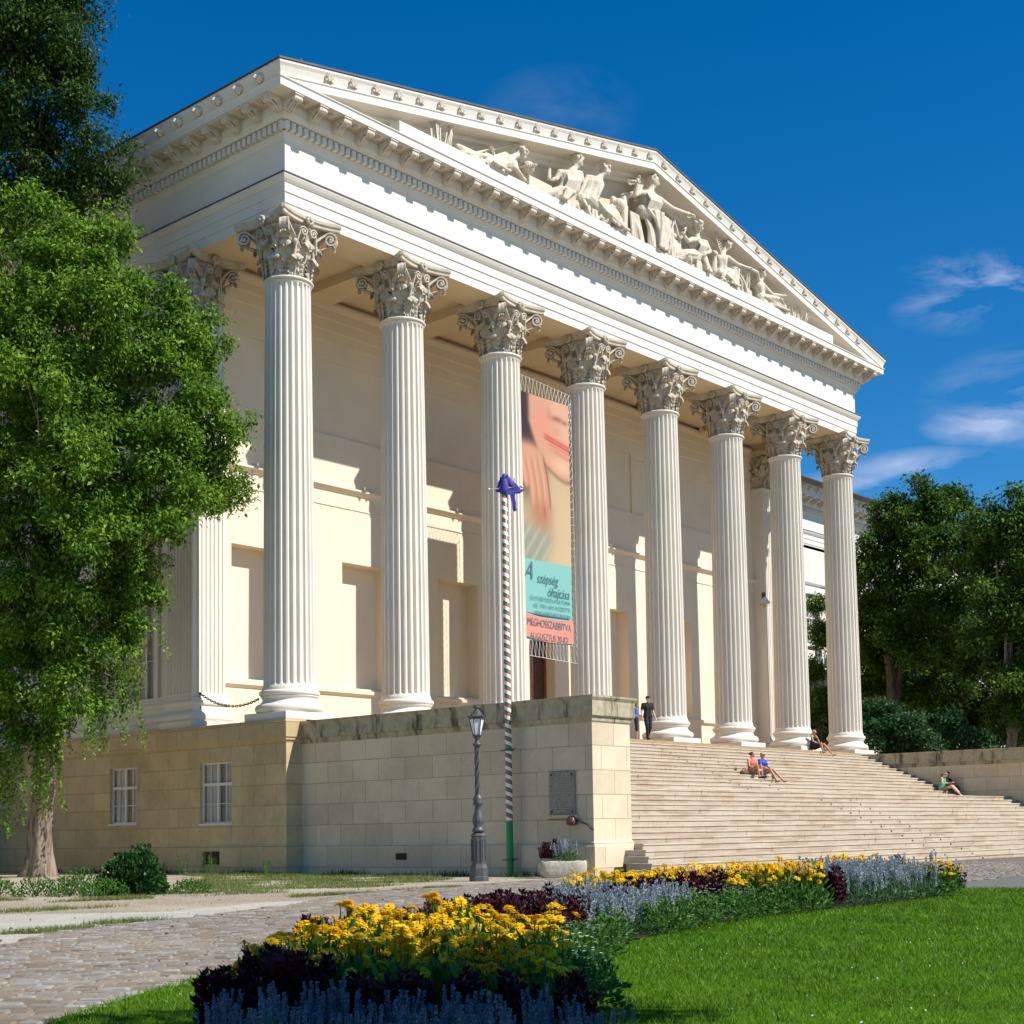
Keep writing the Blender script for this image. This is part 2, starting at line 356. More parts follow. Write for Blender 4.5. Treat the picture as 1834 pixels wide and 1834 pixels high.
YW=4.5; YB=15.0; LX=-46.0; RX=92.0
# --- columns
def shaft():
    mb=MB(); N=24; per=8; z0,z1=1.03,13.42; rb,rt=.785,.695
    zs=[z0,z0+.04,z0+.08,z0+.12,z0+.18,z0+.26]+[z0+.26+(z1-z0-.52)*i/26 for i in range(1,26)]+[z1-.26,z1-.18,z1-.12,z1-.08,z1-.04,z1]
    rows=[]
    for z in zs:
        t=(z-z0)/(z1-z0); r=rb+(rt-rb)*(t**1.6*.75+t*.25); e=min(z-z0,z1-z)
        flare=.03*max(0,1-e/.1)**2; row=[]
        for i in range(N*per):
            a=2*math.pi*(i+.0)/(N*per); u=(i%per)/per
            # flute between .13 and .87
            x=abs((u-.5)/.36); inside=max(0,1-x*x)**.5 if x<1 else 0
            endr=0 if e<.05 else min(1,math.sqrt(max(0,1-(max(0,.19-e)/.15)**2))) if e<.19 else 1
            d=.098*(r/.78)*max(0,inside-(1-endr)) if endr>0 else 0
            row.append(((r+flare-d)*math.cos(a),(r+flare-d)*math.sin(a),z))
        rows.append(row)
    mb.grid(rows[::-1],False,closev=True)
    ast=[(.695,0),(.705,.03),(.705,.05),(.76,.06),(.79,.10),(.76,.14),(.72,.15),(.70,.17)]
    mb.lathe([(r,z+13.40) for r,z in ast],64); return mb
def base():
    mb=MB(); mb.box(-.96,.96,-.96,.96,0,.237,.012)
    pr=[(.80,.237),(.93,.24)]
    for a in range(-90,91,15): pr.append((.90+.135*math.cos(R(a)),.375+.135*math.sin(R(a))))
    pr+=[(.88,.52),(.86,.55)]
    for a in range(-70,71,14): pr.append((.885-.075*math.cos(R(a)),.645+.085*math.sin(R(a))))
    pr+=[(.865,.735),(.865,.755)]
    for a in range(-90,91,15): pr.append((.83+.085*math.cos(R(a)),.84+.085*math.sin(R(a))))
    pr+=[(.83,.93),(.83,.97),(.815,1.0),(.815,1.03),(.76,1.035)]
    mb.lathe(pr,64); return mb
def ribbon(mb,pts,wdir,w,th):
    n=len(pts); rows=[]
    for i in range(n):
        p=Vector(pts[i]); t=(Vector(pts[min(i+1,n-1)])-Vector(pts[max(i-1,0)])).normalized(); wd=Vector(wdir).normalized(); nn=t.cross(wd).normalized()
        ww=w[i] if hasattr(w,'__len__') else w
        rows.append([tuple(p+wd*ww/2+nn*th/2),tuple(p+nn*th*.2),tuple(p-wd*ww/2+nn*th/2),tuple(p-wd*ww/2-nn*th/2),tuple(p+wd*ww/2-nn*th/2)])
    mb.grid(rows,False,closev=True)
def capital(square=False):
    mb=MB(); z=lambda t:t*1.82
    bell=lambda h:.64+.02*h+.13*max(0,(h-.9)/.65)**2
    mb.lathe([(bell(h),h) for h in [0,.2,.4,.6,.8,1.0,1.2,1.35,1.45,1.53]],40)
    mb.lathe([(bell(1.45),1.45),(.86,1.50),(.86,1.56)],40)
    def leaf(th,z0,h,W,curl,lean=.10,rb=.05):
        rows=[]; NV=30; NU=16
        for i in range(NV+1):
            v=i/NV
            if v<.66:
                q=v/.66; zz=z0+h*q; rr=bell(zz)+rb+lean*q**2.2
            else:
                q=(v-.66)/.34; ph=q*R(215); zz=z0+h+curl*math.sin(ph); rr=bell(z0+h)+rb+lean+curl*(1-math.cos(ph))
            w=W*(.86+.22*math.sin(min(1,v/.6)*math.pi/2)-.38*max(0,(v-.6)/.4)); lobe=1+.16*math.cos(v*math.pi*2*5.5)
            if v>.9: w*=math.sqrt(max(.05,1-((v-.9)/.105)**2))
            row=[]
            for j in range(NU+1):
                u=-1+2*j/NU; edge=abs(u)>.7
                ww=w*(lobe if edge else 1); a=th+u*ww/max(.3,rr); k=1 if v<.66 else .25
                dr=(.065*abs(u)**2.5-.028*(.5-.5*math.cos(u*math.pi*4+v*3*(1 if u>0 else -1))))*k+.035*math.exp(-(u/.14)**2)*k
                zo=-.10*h*abs(u)**2*(1 if v<.66 else 1.0)
                row.append(((rr+dr)*math.cos(a),(rr+dr)*math.sin(a),zz+zo))
            rows.append(row)
        mb.grid(rows,True)
        inner=[[(x*(1-.035/math.hypot(x,y)),y*(1-.035/math.hypot(x,y)),zz-.012) for x,y,zz in r] for r in rows]; mb.grid(inner[::-1],True)
        rt=bell(z0+h)+rb+lean+curl; e=Vector((math.cos(th),math.sin(th),0)); mb.ell(e*rt+Vector((0,0,z0+h+curl*.80)),(.06,W*.60,.045),10,6,Matrix.Rotation(th,3,'Z'))
    for k in range(8): leaf(R(45*k+22.5),.0,.50,.215,.095,.08)
    for k in range(8): leaf(R(45*k),.02,.90,.20,.115,.12,.035)
    # corner volutes
    for k in range(4):
        th=R(45+90*k); er=Vector((math.cos(th),math.sin(th),0)); et=Vector((-math.sin(th),math.cos(th),0))
        for s in (-1,1):
            pts=[]
            for i in range(9):
                t=i/8; pts.append((.72+.14*t+.30*t*t, .80+.66*t**.85, .32*(1-t)))
            cx,cz,r0=1.31,1.315,.225
            sp=[]
            for i in range(34):
                ph=R(140)-i*R(20); rr=r0*(1-i/40); sp.append((cx+rr*math.cos(ph),cz+rr*math.sin(ph),.0))
            path=[er*p[0]+et*s*(.07+p[2])+Vector((0,0,p[1])) for p in pts+sp[1:]]
            ribbon(mb,path,et+er*.15*s,.14,.06)
            mb.ell(er*cx+et*s*.10+Vector((0,0,cz)),(.06,.06,.06),8,6)
        # leaf under volute
        rows=[]
        for i in range(13):
            v=i/12
            if v<.6: q=v/.6; rr=.82+.42*q**1.5; zz=.92+.20*q
            else: q=(v-.6)/.4; ph=q*R(190); rr=1.24+.10*(1-math.cos(ph)); zz=1.12+.09*math.sin(ph)-.05*q
            w=.15*(1-.3*v)*(1+.15*math.cos(v*25)); rows.append([tuple(er*(rr-.03*math.cos(u*9))+et*(u*w)+Vector((0,0,zz-.05*u*u))) for u in (-1,-.66,-.33,0,.33,.66,1)])
        mb.grid(rows,True); mb.grid([[ (p[0]*.97,p[1]*.97,p[2]-.02) for p in r] for r in rows][::-1],True)
    # inner helices, stalks, fleurons
    for k in range(4):
        th=R(90*k); er=Vector((math.cos(th),math.sin(th),0)); et=Vector((-math.sin(th),math.cos(th),0))
        for s in (-1,1):
            pts=[]
            for i in range(8):
                t=i/7; pts.append((.80+.13*t, .42-.12*t-.18*t*t*0, .75+.58*t))
            cx,cz=.19,1.30
            path=[er*p[0]+et*s*p[1]+Vector((0,0,p[2])) for p in pts]
            for i in range(28):
                ph=R(20)+i*R(22); rr=.15*(1-i/32); path.append(er*.95+et*s*(cx+rr*math.cos(ph))+Vector((0,0,cz+rr*math.sin(ph))))
            ribbon(mb,path,er,.10,.038); mb.ell(er*.97+et*s*cx+Vector((0,0,cz)),.035,8,6)
            mb.chain([er*.74+et*s*.36+Vector((0,0,.55)),er*.76+et*s*.37+Vector((0,0,.85)),er*.80+et*s*.38+Vector((0,0,.98))],[.05,.065,.10],8)
        mb.tube([er*.80+Vector((0,0,1.0)),er*.86+Vector((0,0,1.3)),er*.98+Vector((0,0,1.5))],[.03,.035,.04],6)
        c=er*1.0+Vector((0,0,1.66)); mb.ell(c+er*.09,.055,8,6)
        for i in range(8):
            a=R(45*i); mb.ell(c+er*.035+(et*math.cos(a)+Vector((0,0,math.sin(a))))*.10,(.065,.065,.065),7,5)
    # abacus with concave sides and cut corners
    def outline(hc,ins):
        pts=[]
        for k in range(4):
            rot=R(90*k)
            for i in range(13):
                t=-1+2*i/12; y=t*(hc-.075); x=(hc)-.255*(1-t*t)-ins
                pts.append((x*math.cos(rot)-y*math.sin(rot),x*math.sin(rot)+y*math.cos(rot)))
        return pts
    levels=[(1.575,.10),(1.60,.05),(1.68,.045),(1.70,.02),(1.72,0),(1.79,-.01),(1.82,-.01)]
    rows=[[(x,y,z_) for x,y in outline(1.20,ins)] for z_,ins in levels]
    mb.grid(rows[::-1],False,closev=True); mb.add(rows[0],[tuple(range(len(rows[0])))[::-1]]); mb.add(rows[-1],[tuple(range(len(rows[-1])))])
    if square:
        for i,(x,y,z_) in enumerate(mb.v):
            if z_<1.56:
                r=math.hypot(x,y); 
                if r>1e-6:
                    a=math.atan2(y,x); kx=1/max(abs(math.cos(a)),abs(math.sin(a))); f=1+(kx-1)*.85*max(0,1-max(0,r-.72)/.35)
                    f*=.93
                    mb.v[i]=(x*f,y*f,z_)
    return mb
col=bpy.data.objects.new('column',None); COL.objects.link(col); col.parent=mus; col.location=(0,0,-G)
P('column_base',base(),M['shaft'],col,True); sh_=P('shaft',shaft(),M['shaft'],col,True); cp=P('capital',capital(),M['capital'],col,True); cp.location=(0,0,13.58)
for k in range(1,8): dup(col,mus,(k*S,0,-G))
# --- fluted pilaster (plan polygon extruded)
def flutedface(p0,p1,n,dep,out):
    """returns plan points from p0 to p1 with n flutes cut inward (opposite to out)"""
    p0=Vector(p0);p1=Vector(p1);L=(p1-p0).length;t=(p1-p0)/L;o=Vector(out);pts=[];mg=.09;pitch=(L-2*mg+.04)/n;fw=pitch-.04
    pts.append(tuple(p0))
    for k in range(n):
        a=mg+k*pitch
        for j in range(6):
            ph=math.pi*j/5; pts.append(tuple(p0+t*(a+fw/2-fw/2*math.cos(ph))-o*dep*math.sin(ph)))
    pts.append(tuple(p1)); return pts
def pilaster(x0,x1,y0,y1,z0,z1,front=7,left=7,right=0):
    mb=MB(); pl=flutedface((x0,y1),(x0,y0),left,.05,(-1,0)) if left else [(x0,y1),(x0,y0)]
    pf=flutedface((x0,y0),(x1,y0),front,.05,(0,-1)) if front else [(x1,y0)]
    pr=flutedface((x1,y0),(x1,y1),right,.05,(1,0)) if right else [(x1,y0),(x1,y1)]
    plan=pl+pf[1:]+pr[1:]; plan0=[(x0,y1),(x0,y0),(x1,y0),(x1,y1)]
    mb.grid([[(p[0],p[1],z) for p in plan] for z in (z0+.12,z1-.12)],False)
    o=.012
    for a,b in ((z0,z0+.12),(z1-.12,z1)): mb.box(x0-o*0,x1,y0,y1,a,b)
    return mb
PB=[(.0,1.03),(.05,1.0),(.05,.94),(.10,.90),(.12,.84),(.10,.78),(.05,.74),(.04,.62),(.09,.54),(.16,.50),(.20,.42),(.20,.32),(.15,.24),(.24,.235),(.24,.0)]
def anta(nm,x0,x1,y0,y1,left,right,path,caps=True):
    r=bpy.data.objects.new('anta_pilaster',None); COL.objects.link(r); r.parent=mus; r.location=((x0+x1)/2,y0,-G)
    P('pilaster_shaft',pilaster(x0,x1,y0,y1,1.03,13.5,7,left,right),M['shaft'],r)
    b=MB(); b.sweep(PB,path); P('pilaster_base',b,M['shaft'],r)
    c=capital(True); M_=Matrix.Translation(((x0+x1)/2,(y0+y1)/2,13.58))@Matrix.Diagonal(((x1-x0)/1.36,(y1-y0)/1.36,1,1)); c.xf(M_)
    b=MB(); b.box(x0-.05,x1+.05,y0-.05,y1+.05,13.44,13.58,.02); P('pilaster_necking',b,M['shaft'],r)
    P('capital',c,M['capital'],r); return r
anta('l',-.71,.58,3.83,5.25,8,0,[(-.71,5.25),(-.71,3.83),(.58,3.83),(.58,YW)])
anta('r',E-.58,E+.71,3.83,5.25,0,8,[(E-.58,YW),(E-.58,3.83),(E+.71,3.83),(E+.71,5.25)])
# --- portico back wall with niches, door, recessed band
ops=[]
for k in range(7):
    c=(k+.5)*S
    if k==3: ops.append((c-.82,c+.82,0.0,5.1,.7))
    else: ops.append((c-1.12,c+1.12,1.80,6.30,.60))
ops.append((2.13,23.9,10.79,13.5,.09)); ops.append((24.2,E-2.1,10.79,13.3,.09))
w=MB(); wall_open(w,'y',YW,.5,E-.5,0,H+1.0,ops,.6,1); P('portico_wall',w,M['cream'],mus)
w=MB()
w.sweep([(0,8.78),(.05,8.80),(.10,8.86),(.17,8.93),(.17,9.0),(.03,9.01),(0,9.02)],[(.58,YW),(E-.58,YW)])
w.sweep([(0,8.24),(.03,8.25),(.03,8.29),(0,8.30)],[(.58,YW),(E-.58,YW)])
for k in range(7):
    if k!=3:
        a,b=k*S+.6 if k==0 else k*S,(k+1)*S-(.6 if k==6 else 0)
        w.sweep([(0,1.50),(.05,1.52),(.12,1.60),(.12,1.72),(.02,1.74),(0,1.74)],[(a,YW),(b,YW)])
w.sweep([(0,14.15),(.05,14.17),(.05,14.55),(.10,14.57),(.10,14.95),(.15,14.97),(.15,15.28),(.24,15.42),(.26,15.45),(.26,15.55),(.1,15.6)],[(.58,YW-.001),(E-.58,YW-.001)])
P('string_course',w,M['cream'],mus)
# ceiling
w=MB(); w.add([(-.6,-.6,15.74),(-.6,YW+.1,15.74),(E+.6,YW+.1,15.74),(E+.6,-.6,15.74)],[(3,2,1,0)])
P('portico_ceiling',w,M['ceil'],mus)
w=MB()
for xa,xb in ((-A_,A_),(E-A_,E+A_)):
    pass
# architrave soffit beam along the front and sides
w.add([(-A_,-A_,H),(E+A_,-A_,H),(E+A_,A_,H),(-A_,A_,H)],[(0,3,2,1)])
w.add([(A_,A_,H),(E-A_,A_,H),(E-A_,A_,15.74),(A_,A_,15.74)],[(0,1,2,3)])
for a,b in ((-A_,A_),(E-A_,E+A_)):
    w.add([(a,A_,H),(b,A_,H),(b,YW+.3,H),(a,YW+.3,H)],[(0,3,2,1)])
w.add([(A_,A_,H),(A_,A_,15.74),(A_,YW,15.74),(A_,YW,H)],[(0,1,2,3)]); w.add([(E-A_,A_,H),(E-A_,A_,15.74),(E-A_,YW,15.74),(E-A_,YW,H)],[(3,2,1,0)])
# cross beams over each column
for k in range(1,7):
    w.box(k*S-.62,k*S+.62,A_+.002,YW-.27,H+.004,15.735)
P('architrave_soffit',w,M['ceil'],mus)
# --- entablature
LS=[(.20,16.546),(.225,16.546),(.225,16.585),(.0,16.60)]
EN=[(0,15.4),(0,15.70),(.035,15.71),(.035,16.02),(.07,16.03),(.07,16.32),(.10,16.33),(.15,16.40),(.20,16.50),(.20,16.545),(0,16.56),(0,17.63),(.06,17.68),(.10,17.79),(.12,17.85),(.12,18.15),(.33,18.15),(.34,18.19),(.42,18.30),(.42,18.65),(1.05,18.65),(1.05,18.86),(1.09,18.90),(1.09,18.93),(0,18.95)]
U=[(-A_,YB),(-A_,-A_),(E+A_,-A_),(E+A_,YB)]
w=MB(); w.sweep(EN,U); P('entablature',w,M['white'],mus); w=MB(); w.sweep(LS,U); P('lead_flashing',w,M['roof'],mus); w=MB(); w.sweep(LS,[(E+A_,YB),(RX,YB)]); P('lead_flashing',w,M['roof'],mus)
# wings
for a_ in ([(LX,YB),(-A_,YB)],[(E+A_,YB),(RX,YB)]): w=MB(); w.sweep(EN,a_); P('wing_entablature',w,M['white'],mus)
# dentils in one sub-mesh with the cornice
def dent(mb,p0,p1,out,step=.24725,wd=.15,o0=.115,o1=.29,z0=17.88,z1=18.12,skip=.0):
    p0=Vector((*p0,0));p1=Vector((*p1,0)); L=(p1-p0).length; t=(p1-p0)/L; o=Vector((*out,0)); n=int((L-2*skip)/step)
    for i in range(n+1):
        c=p0+t*(skip+i*step); a=c-t*wd/2+o*o0; b=c+t*wd/2+o*o0; a2=c-t*wd/2+o*o1; b2=c+t*wd/2+o*o1
        mb.add([(q.x,q.y,z) for z in (z0,z1) for q in (a,b,b2,a2)],[(0,1,2,3),(4,7,6,5),(3,2,6,7),(0,3,7,4),(1,5,6,2)])
for a_ in (((-A_,-A_),(E+A_,-A_),(0,-1),-.12),((-A_,-A_),(-A_,YB),(-1,0),-.12),((E+A_,YB),(RX,YB),(0,-1),.5)): w=MB(); dent(w,a_[0],a_[1],a_[2],skip=a_[3]); P('dentil_course',w,M['white'],mus)
# modillions
def modillion():
    mb=MB(); # local: projects along -y from y=0; top z=0
    W=.135; prof=[(0,-.36),(-.10,-.37),(-.16,-.33),(-.22,-.24),(-.32,-.17),(-.42,-.15),(-.48,-.19),(-.55,-.185),(-.58,-.13),(-.58,0),(0,0)]
    L=[(-W,y,z) for y,z in prof]; Rr=[(W,y,z) for y,z in prof]; n=len(prof)
    mb.add(L+Rr,[(i,(i+1)%n,n+(i+1)%n,n+i) for i in range(n)]+[tuple(range(n))[::-1],tuple(range(n,2*n))])
    mb.tube([(-W-.02,-.10,-.25),(W+.02,-.10,-.25)],.125,12); mb.tube([(-W-.02,-.50,-.14),(W+.02,-.50,-.14)],.075,10)
    for q in (-.08,0,.08): mb.tube([(q,-.06,-.40),(q,-.2,-.34),(q,-.32,-.24),(q,-.45,-.20),(q,-.60,-.16)],[.03,.04,.035,.035,.02],6)
    mb.box(-W-.03,W+.03,-.61,.0,-.05,-.002); return mb
mod=P('modillion',modillion(),M['ornament'],mus,True); mod.location=(-.989,-A_-.42,18.645-G)
for i in range(0,37): dup(mod,mus,(i*.98925,-A_-.42,18.645-G))
for i in range(-1,15): dup(mod,mus,(-A_-.42,i*.98925,18.645-G),(0,0,R(-90)))
for i in range(3,35): dup(mod,mus,(E+A_+.3+i*.98925,YB-.42,18.645-G))
# coffer rosettes under the corona between modillions (one carved course)
w=MB()
def rosette(mb,c,r=.13):
    c=Vector(c); mb.ell(c,(r*.4,r*.4,.06),8,5)
    for i in range(6):
        a=R(60*i); mb.ell(c+Vector((math.cos(a)*r*.7,math.sin(a)*r*.7,.01)),(r*.38,r*.38,.035),6,4)
def coffer(mb,c):
    x,y,z=c
    for k,(h,zz) in enumerate(((.30,0),(.24,-.0))):
        pass
    t=.035; h=.29; h2=.25
    for (a,b,c_,d) in ((-h,h,-h2,-h2+t),(-h,h,h2-t,h2),(-h,-h+t,-h2+t,h2-t),(h-t,h,-h2+t,h2-t)): mb.box(x+a,x+b,y+c_,y+d,z-.035,z-.002)
rosette(w,(0,0,-.02)); coffer(w,(0,0,0)); co_=P('coffer_rosette',w,M['ornament'],mus,True); co_.location=(-.5*.98925,-A_-.72,18.65-G)
for i in range(0,36): dup(co_,mus,((i+.5)*.98925,-A_-.72,18.65-G))
for i in range(-1,14): dup(co_,mus,(-A_-.72,(i+.5)*.98925,18.65-G),(0,0,R(90)))
# side cyma gutters
CY=[(1.02,18.93),(1.03,18.97),(1.05,19.03),(1.07,19.12),(1.12,19.24),(1.15,19.30),(1.15,19.36),(.9,19.37)]
w=MB(); w.sweep(CY,[(-A_,YB),(-A_,-A_),(-A_+.3,-A_)][:2]+[(-A_,-A_)][:0]); 
w.v=[];w.f=[];w.sm=[]
def cyma_mitre(mb,side):
    rows=[]
    for yy,mit in ((YB,0),(-A_,1)):
        rows.append([(-A_-o,yy-(o if mit else 0),z) if side<0 else (E+A_+o,yy-(o if mit else 0),z) for o,z in CY])
    mb.grid(rows if side<0 else rows[::-1],False)
for k_ in range(4):
    w=MB(); (cyma_mitre(w,-1),0) if k_==0 else (cyma_mitre(w,1),0) if k_==1 else w.sweep(CY,[(E+A_,YB),(RX,YB)]) if k_==2 else w.sweep(CY,[(LX,YB),(-A_,YB)])
    P('gutter_moulding',w,M['white'],mus)
# raking cornice
SL=.2035; XA=-A_-1.12; Z0=19.36
RK=[(0,-1.06),(.10,-1.02),(.12,-.90),(.26,-.84),(.30,-.76),(.30,-.72),(1.045,-.72),(1.045,-.50),(1.08,-.46),(1.08,-.43),(1.03,-.42),(1.04,-.33),(1.09,-.16),(1.14,-.07),(1.14,0.0),(.6,.012)]
w=MB(); rows=[]; 
def rz(x): return Z0+SL*((x-XA) if x<=E/2 else (E-XA-x))
xs=[None,E/2,'e']
r0=[( -A_-o,-A_-o,rz(-A_-o)+dz) for o,dz in RK]; r1=[(E/2,-A_-o,rz(E/2)+dz) for o,dz in RK]; r2=[(E+A_+o,-A_-o,rz(-A_-o)+dz) for o,dz in RK]
w.grid([r0,r1],False); w.grid([r1,r2],False); P('raking_cornice',w,M['white'],mus)
w=MB()
for sgn in (-1,1):
    X=lambda x:x if sgn<0 else E-x
    a=[(X(XA-.06),-A_-1.17,rz(XA)+.0),(X(XA-.06),-A_-1.17,rz(XA)+.06),(X(XA-.06),48,rz(XA)+.06)]
    b=[(E/2,-A_-1.17,rz(E/2)+.0),(E/2,-A_-1.17,rz(E/2)+.07),(E/2,48,rz(E/2)+.07)]
    w.grid([a,b] if sgn<0 else [b,a],False)
    w.add([(X(XA-.06),-A_-1.17,19.36),(X(XA-.06),48,19.36),(X(XA-.06),48,19.42),(X(XA-.06),-A_-1.17,19.42)],[(0,1,2,3)])
w.add([(-.55,-1.2,19.3),(.55,-1.2,19.3),(.55,-.1,19.3),(-.55,-.1,19.3),(0.0,-.65,20.55)],[(0,1,4),(1,2,4),(2,3,4),(3,0,4)])
w.add([(RX,YB-1.9,19.37),(RX,YB-1.9,19.43),(E+A_,YB-1.9,19.43),(E+A_,YB-1.9,19.37)],[(0,1,2,3)])
w.add([(RX,YB-1.9,19.43),(RX,YB+9,22.4),(E+A_,YB+9,22.4),(E+A_,YB-1.9,19.43)],[(0,1,2,3)])
w.add([(LX,YB-1.9,19.43),(LX,YB+9,22.4),(-A_,YB+9,22.4),(-A_,YB-1.9,19.43)],[(3,2,1,0)])
P('roof',w,M['roof'],mus)
w=MB(); w.add([(-A_,-A_+.03,18.94),(E+A_,-A_+.03,18.94),(E+A_,-A_+.03,19.2),(E/2,-A_+.03,rz(E/2)-.6),(-A_,-A_+.03,19.2)],[(0,1,2,3,4)]); P('tympanum',w,M['tymp'],mus)
w=MB(); w.box(3.2,E-3.2,-1.72,-A_,18.952,19.36,.01); P('statue_plinth',w,M['white'],mus)
# palmette ornaments on the cyma
def orn():
    mb=MB()
    for a in (-50,-25,0,25,50):
        l=.17-.0009*abs(a); d=Vector((math.sin(R(a)),0,math.cos(R(a)))); mb.chain([Vector((0,-.03,-.12)),Vector((0,-.05,-.1))+d*l*.7,Vector((0,-.08,-.1))+d*l*1.35],[.03,.045,.03],6)
    mb.ell((-.12,-.04,-.13),.05,8,6); mb.ell((.12,-.04,-.13),.05,8,6); return mb
oo=P('palmette',orn(),M['ornament'],mus,True); oo.location=(.13,-A_-1.06,rz(.13)-.20-G)
for i in range(1,35):
    x=.13+i*.989; dup(oo,mus,(x,-A_-1.06,rz(x)-.20-G))
def lion():
    mb=MB(); mb.ell((0,-.05,0),(.13,.13,.14),12,8); mb.ell((0,-.17,-.03),(.07,.09,.07),10,6); mb.ell((0,-.24,-.07),(.045,.04,.04),8,5)
    for i in range(9): a=R(40*i); mb.ell((math.cos(a)*.13,-.03,math.sin(a)*.13),(.055,.06,.055),8,5)
    return mb
lo=P('lion_head_spout',lion(),M['ornament'],mus,True); lo.location=(-A_-1.07,.13,19.13-G); lo.rotation_euler=(0,0,R(-90))
for i in range(-1,14):
    if i!=0: dup(lo,mus,(-A_-1.07,.13+i*.989,19.13-G),(0,0,R(-90)))
for i in range(2,30): dup(lo,mus,(E+A_+.8+i*.989,YB-1.07,19.13-G),(0,0,0))
# --- side wall of the portico block (left) : windows + pilasters
wins=[(6.06,7.80,1.12,6.6,.35),(11.2,12.94,1.12,6.6,.35)]
uw=[(6.2,7.66,9.2,12.2,.3),(11.34,12.8,9.2,12.2,.3)]
w=MB(); wall_open(w,'x',-.50,5.25,YB,0,H+.2,wins+uw,.3,1); P('side_wall',w,M['white'],mus); w=MB(); wall_open(w,'x',E+.50,5.25,YB,0,H+.2,[],.3,-1); P('side_wall',w,M['white'],mus)
w=MB(); w.sweep([(0,1.03)]+PB[1:],[(-.50,YB),(-.50,5.25)]); w.sweep([(0,8.4),(.1,8.5),(.16,8.56),(.16,8.66),(0,8.7)],[(-.50,YB),(-.50,5.25)])
for a,b,z0,z1,_ in wins:
    w.box(-.60,-.50,a-.22,a-.002,z0,z1+.2); w.box(-.60,-.50,b+.002,b+.22,z0,z1+.2); w.box(-.60,-.50,a-.002,b+.002,z1+.002,z1+.2); w.box(-.78,-.50,a-.32,b+.32,z1+.42,z1+.58); w.box(-.66,-.50,a-.22,b+.22,z1+.2,z1+.42)
P('side_moulding',w,M['white'],mus)
for y0 in (9.09,14.0):
    r=bpy.data.objects.new('side_pilaster',None); COL.objects.link(r); r.parent=mus; r.location=(-.6,y0,-G)
    P('pilaster_shaft',pilaster(-.71,-.45,y0,y0+1.03,1.03,13.5,0,6,0),M['shaft'],r)
    b=MB(); b.sweep(PB,[(-.50,y0+1.03),(-.71,y0+1.03),(-.71,y0),(-.50,y0)]); P('pilaster_base',b,M['shaft'],r)
    b=MB(); b.box(-.78,-.45,y0-.05,y0+1.08,13.44,13.58,.02)
    for k in range(4): 
        for j in range(2): b.tube([(-.74-.02*j,y0+.12+k*.27,13.6+.45*j),(-.82-.03*j,y0+.12+k*.27,13.95+.45*j),(-.95,y0+.12+k*.27,14.1+.45*j)],[.10,.12,.05],8)
    b.box(-1.0,-.45,y0-.2,y0+1.23,15.18,15.397); b.box(-.76,-.45,y0,y0+1.03,13.58,15.18); P('capital',b,M['capital'],r)
def window(axis,c,a,b,z0,z1,rec,sgn,parent,trans=(.36,),mull=1,bars=2,mat='winw',curt=True):
    """framed casement set in an opening: returns window part"""
    fr=MB(); d=c+sgn*(rec-.10); t=.055
    def bx(mb,u0,u1,v0,v1,d0,d1):
        x0,x1=sorted((c+sgn*d0,c+sgn*d1))
        if axis=='x': mb.box(x0,x1,u0,u1,v0,v1)
        else: mb.box(u0,u1,x0,x1,v0,v1)
    r0,r1=rec-.12,rec-.05
    bx(fr,a,a+t,z0,z1,r0,r1); bx(fr,b-t,b,z0,z1,r0,r1); bx(fr,a+t,b-t,z0,z0+t,r0,r1); bx(fr,a+t,b-t,z1-t,z1,r0,r1)
    zt=[z1-(z1-z0)*q for q in trans]; 
    for z in zt: bx(fr,a+t,b-t,z-.045,z+.045,r0-.01,r1)
    m=(a+b)/2; zz=[z0+t]+[q for z in sorted(zt) for q in (z-.045,z+.045)]+[z1-t]
    for i in range(0,len(zz),2):
        bx(fr,m-.045,m+.045,zz[i],zz[i+1],r0-.01,r1)
        hh=zz[i+1]-zz[i]; n=bars if hh>1.0 else 1
        for (u0,u1) in ((a+t,m-.045),(m+.045,b-t)):
            um=(u0+u1)/2; bx(fr,um-.012,um+.012,zz[i],zz[i+1],r0+.02,r1-.01)
            for k in range(1,n): z=zz[i]+hh*k/n; bx(fr,u0,u1,z-.012,z+.012,r0+.022,r1-.012)
    o=P('window',fr,M[mat],parent)
    g=MB(); bx(g,a+t,b-t,z0+t,z1-t,rec-.085,rec-.075); go=P('pane',g,M['glass'],parent); go.parent=o
    if curt:
        cu=MB(); 
        for (u0,u1) in ((a+.08,a+.08+(b-a)*.30),(b-.08-(b-a)*.34,b-.08)):
            n=24; rows=[]
            for i in range(n+1):
                u=u0+(u1-u0)*i/n; dd=rec-.04+.012*math.sin(i*1.9); q=c+sgn*dd
                rows.append([(q,u,z0+.05),(q,u,z1-.05)] if axis=='x' else [(u,q,z0+.05),(u,q,z1-.05)])
            cu.grid(rows)
        co=P('curtain',cu,M['curtain'],parent); co.parent=o
    return o
for (a,b,z0,z1,_) in wins: window('x',-.50,a,b,z0,z1,.35,1,mus,(.30,),1,3,'winw',True)
for (a,b,z0,z1,_) in uw: window('x',-.50,a,b,z0,z1,.3,1,mus,(.36,),1,2)
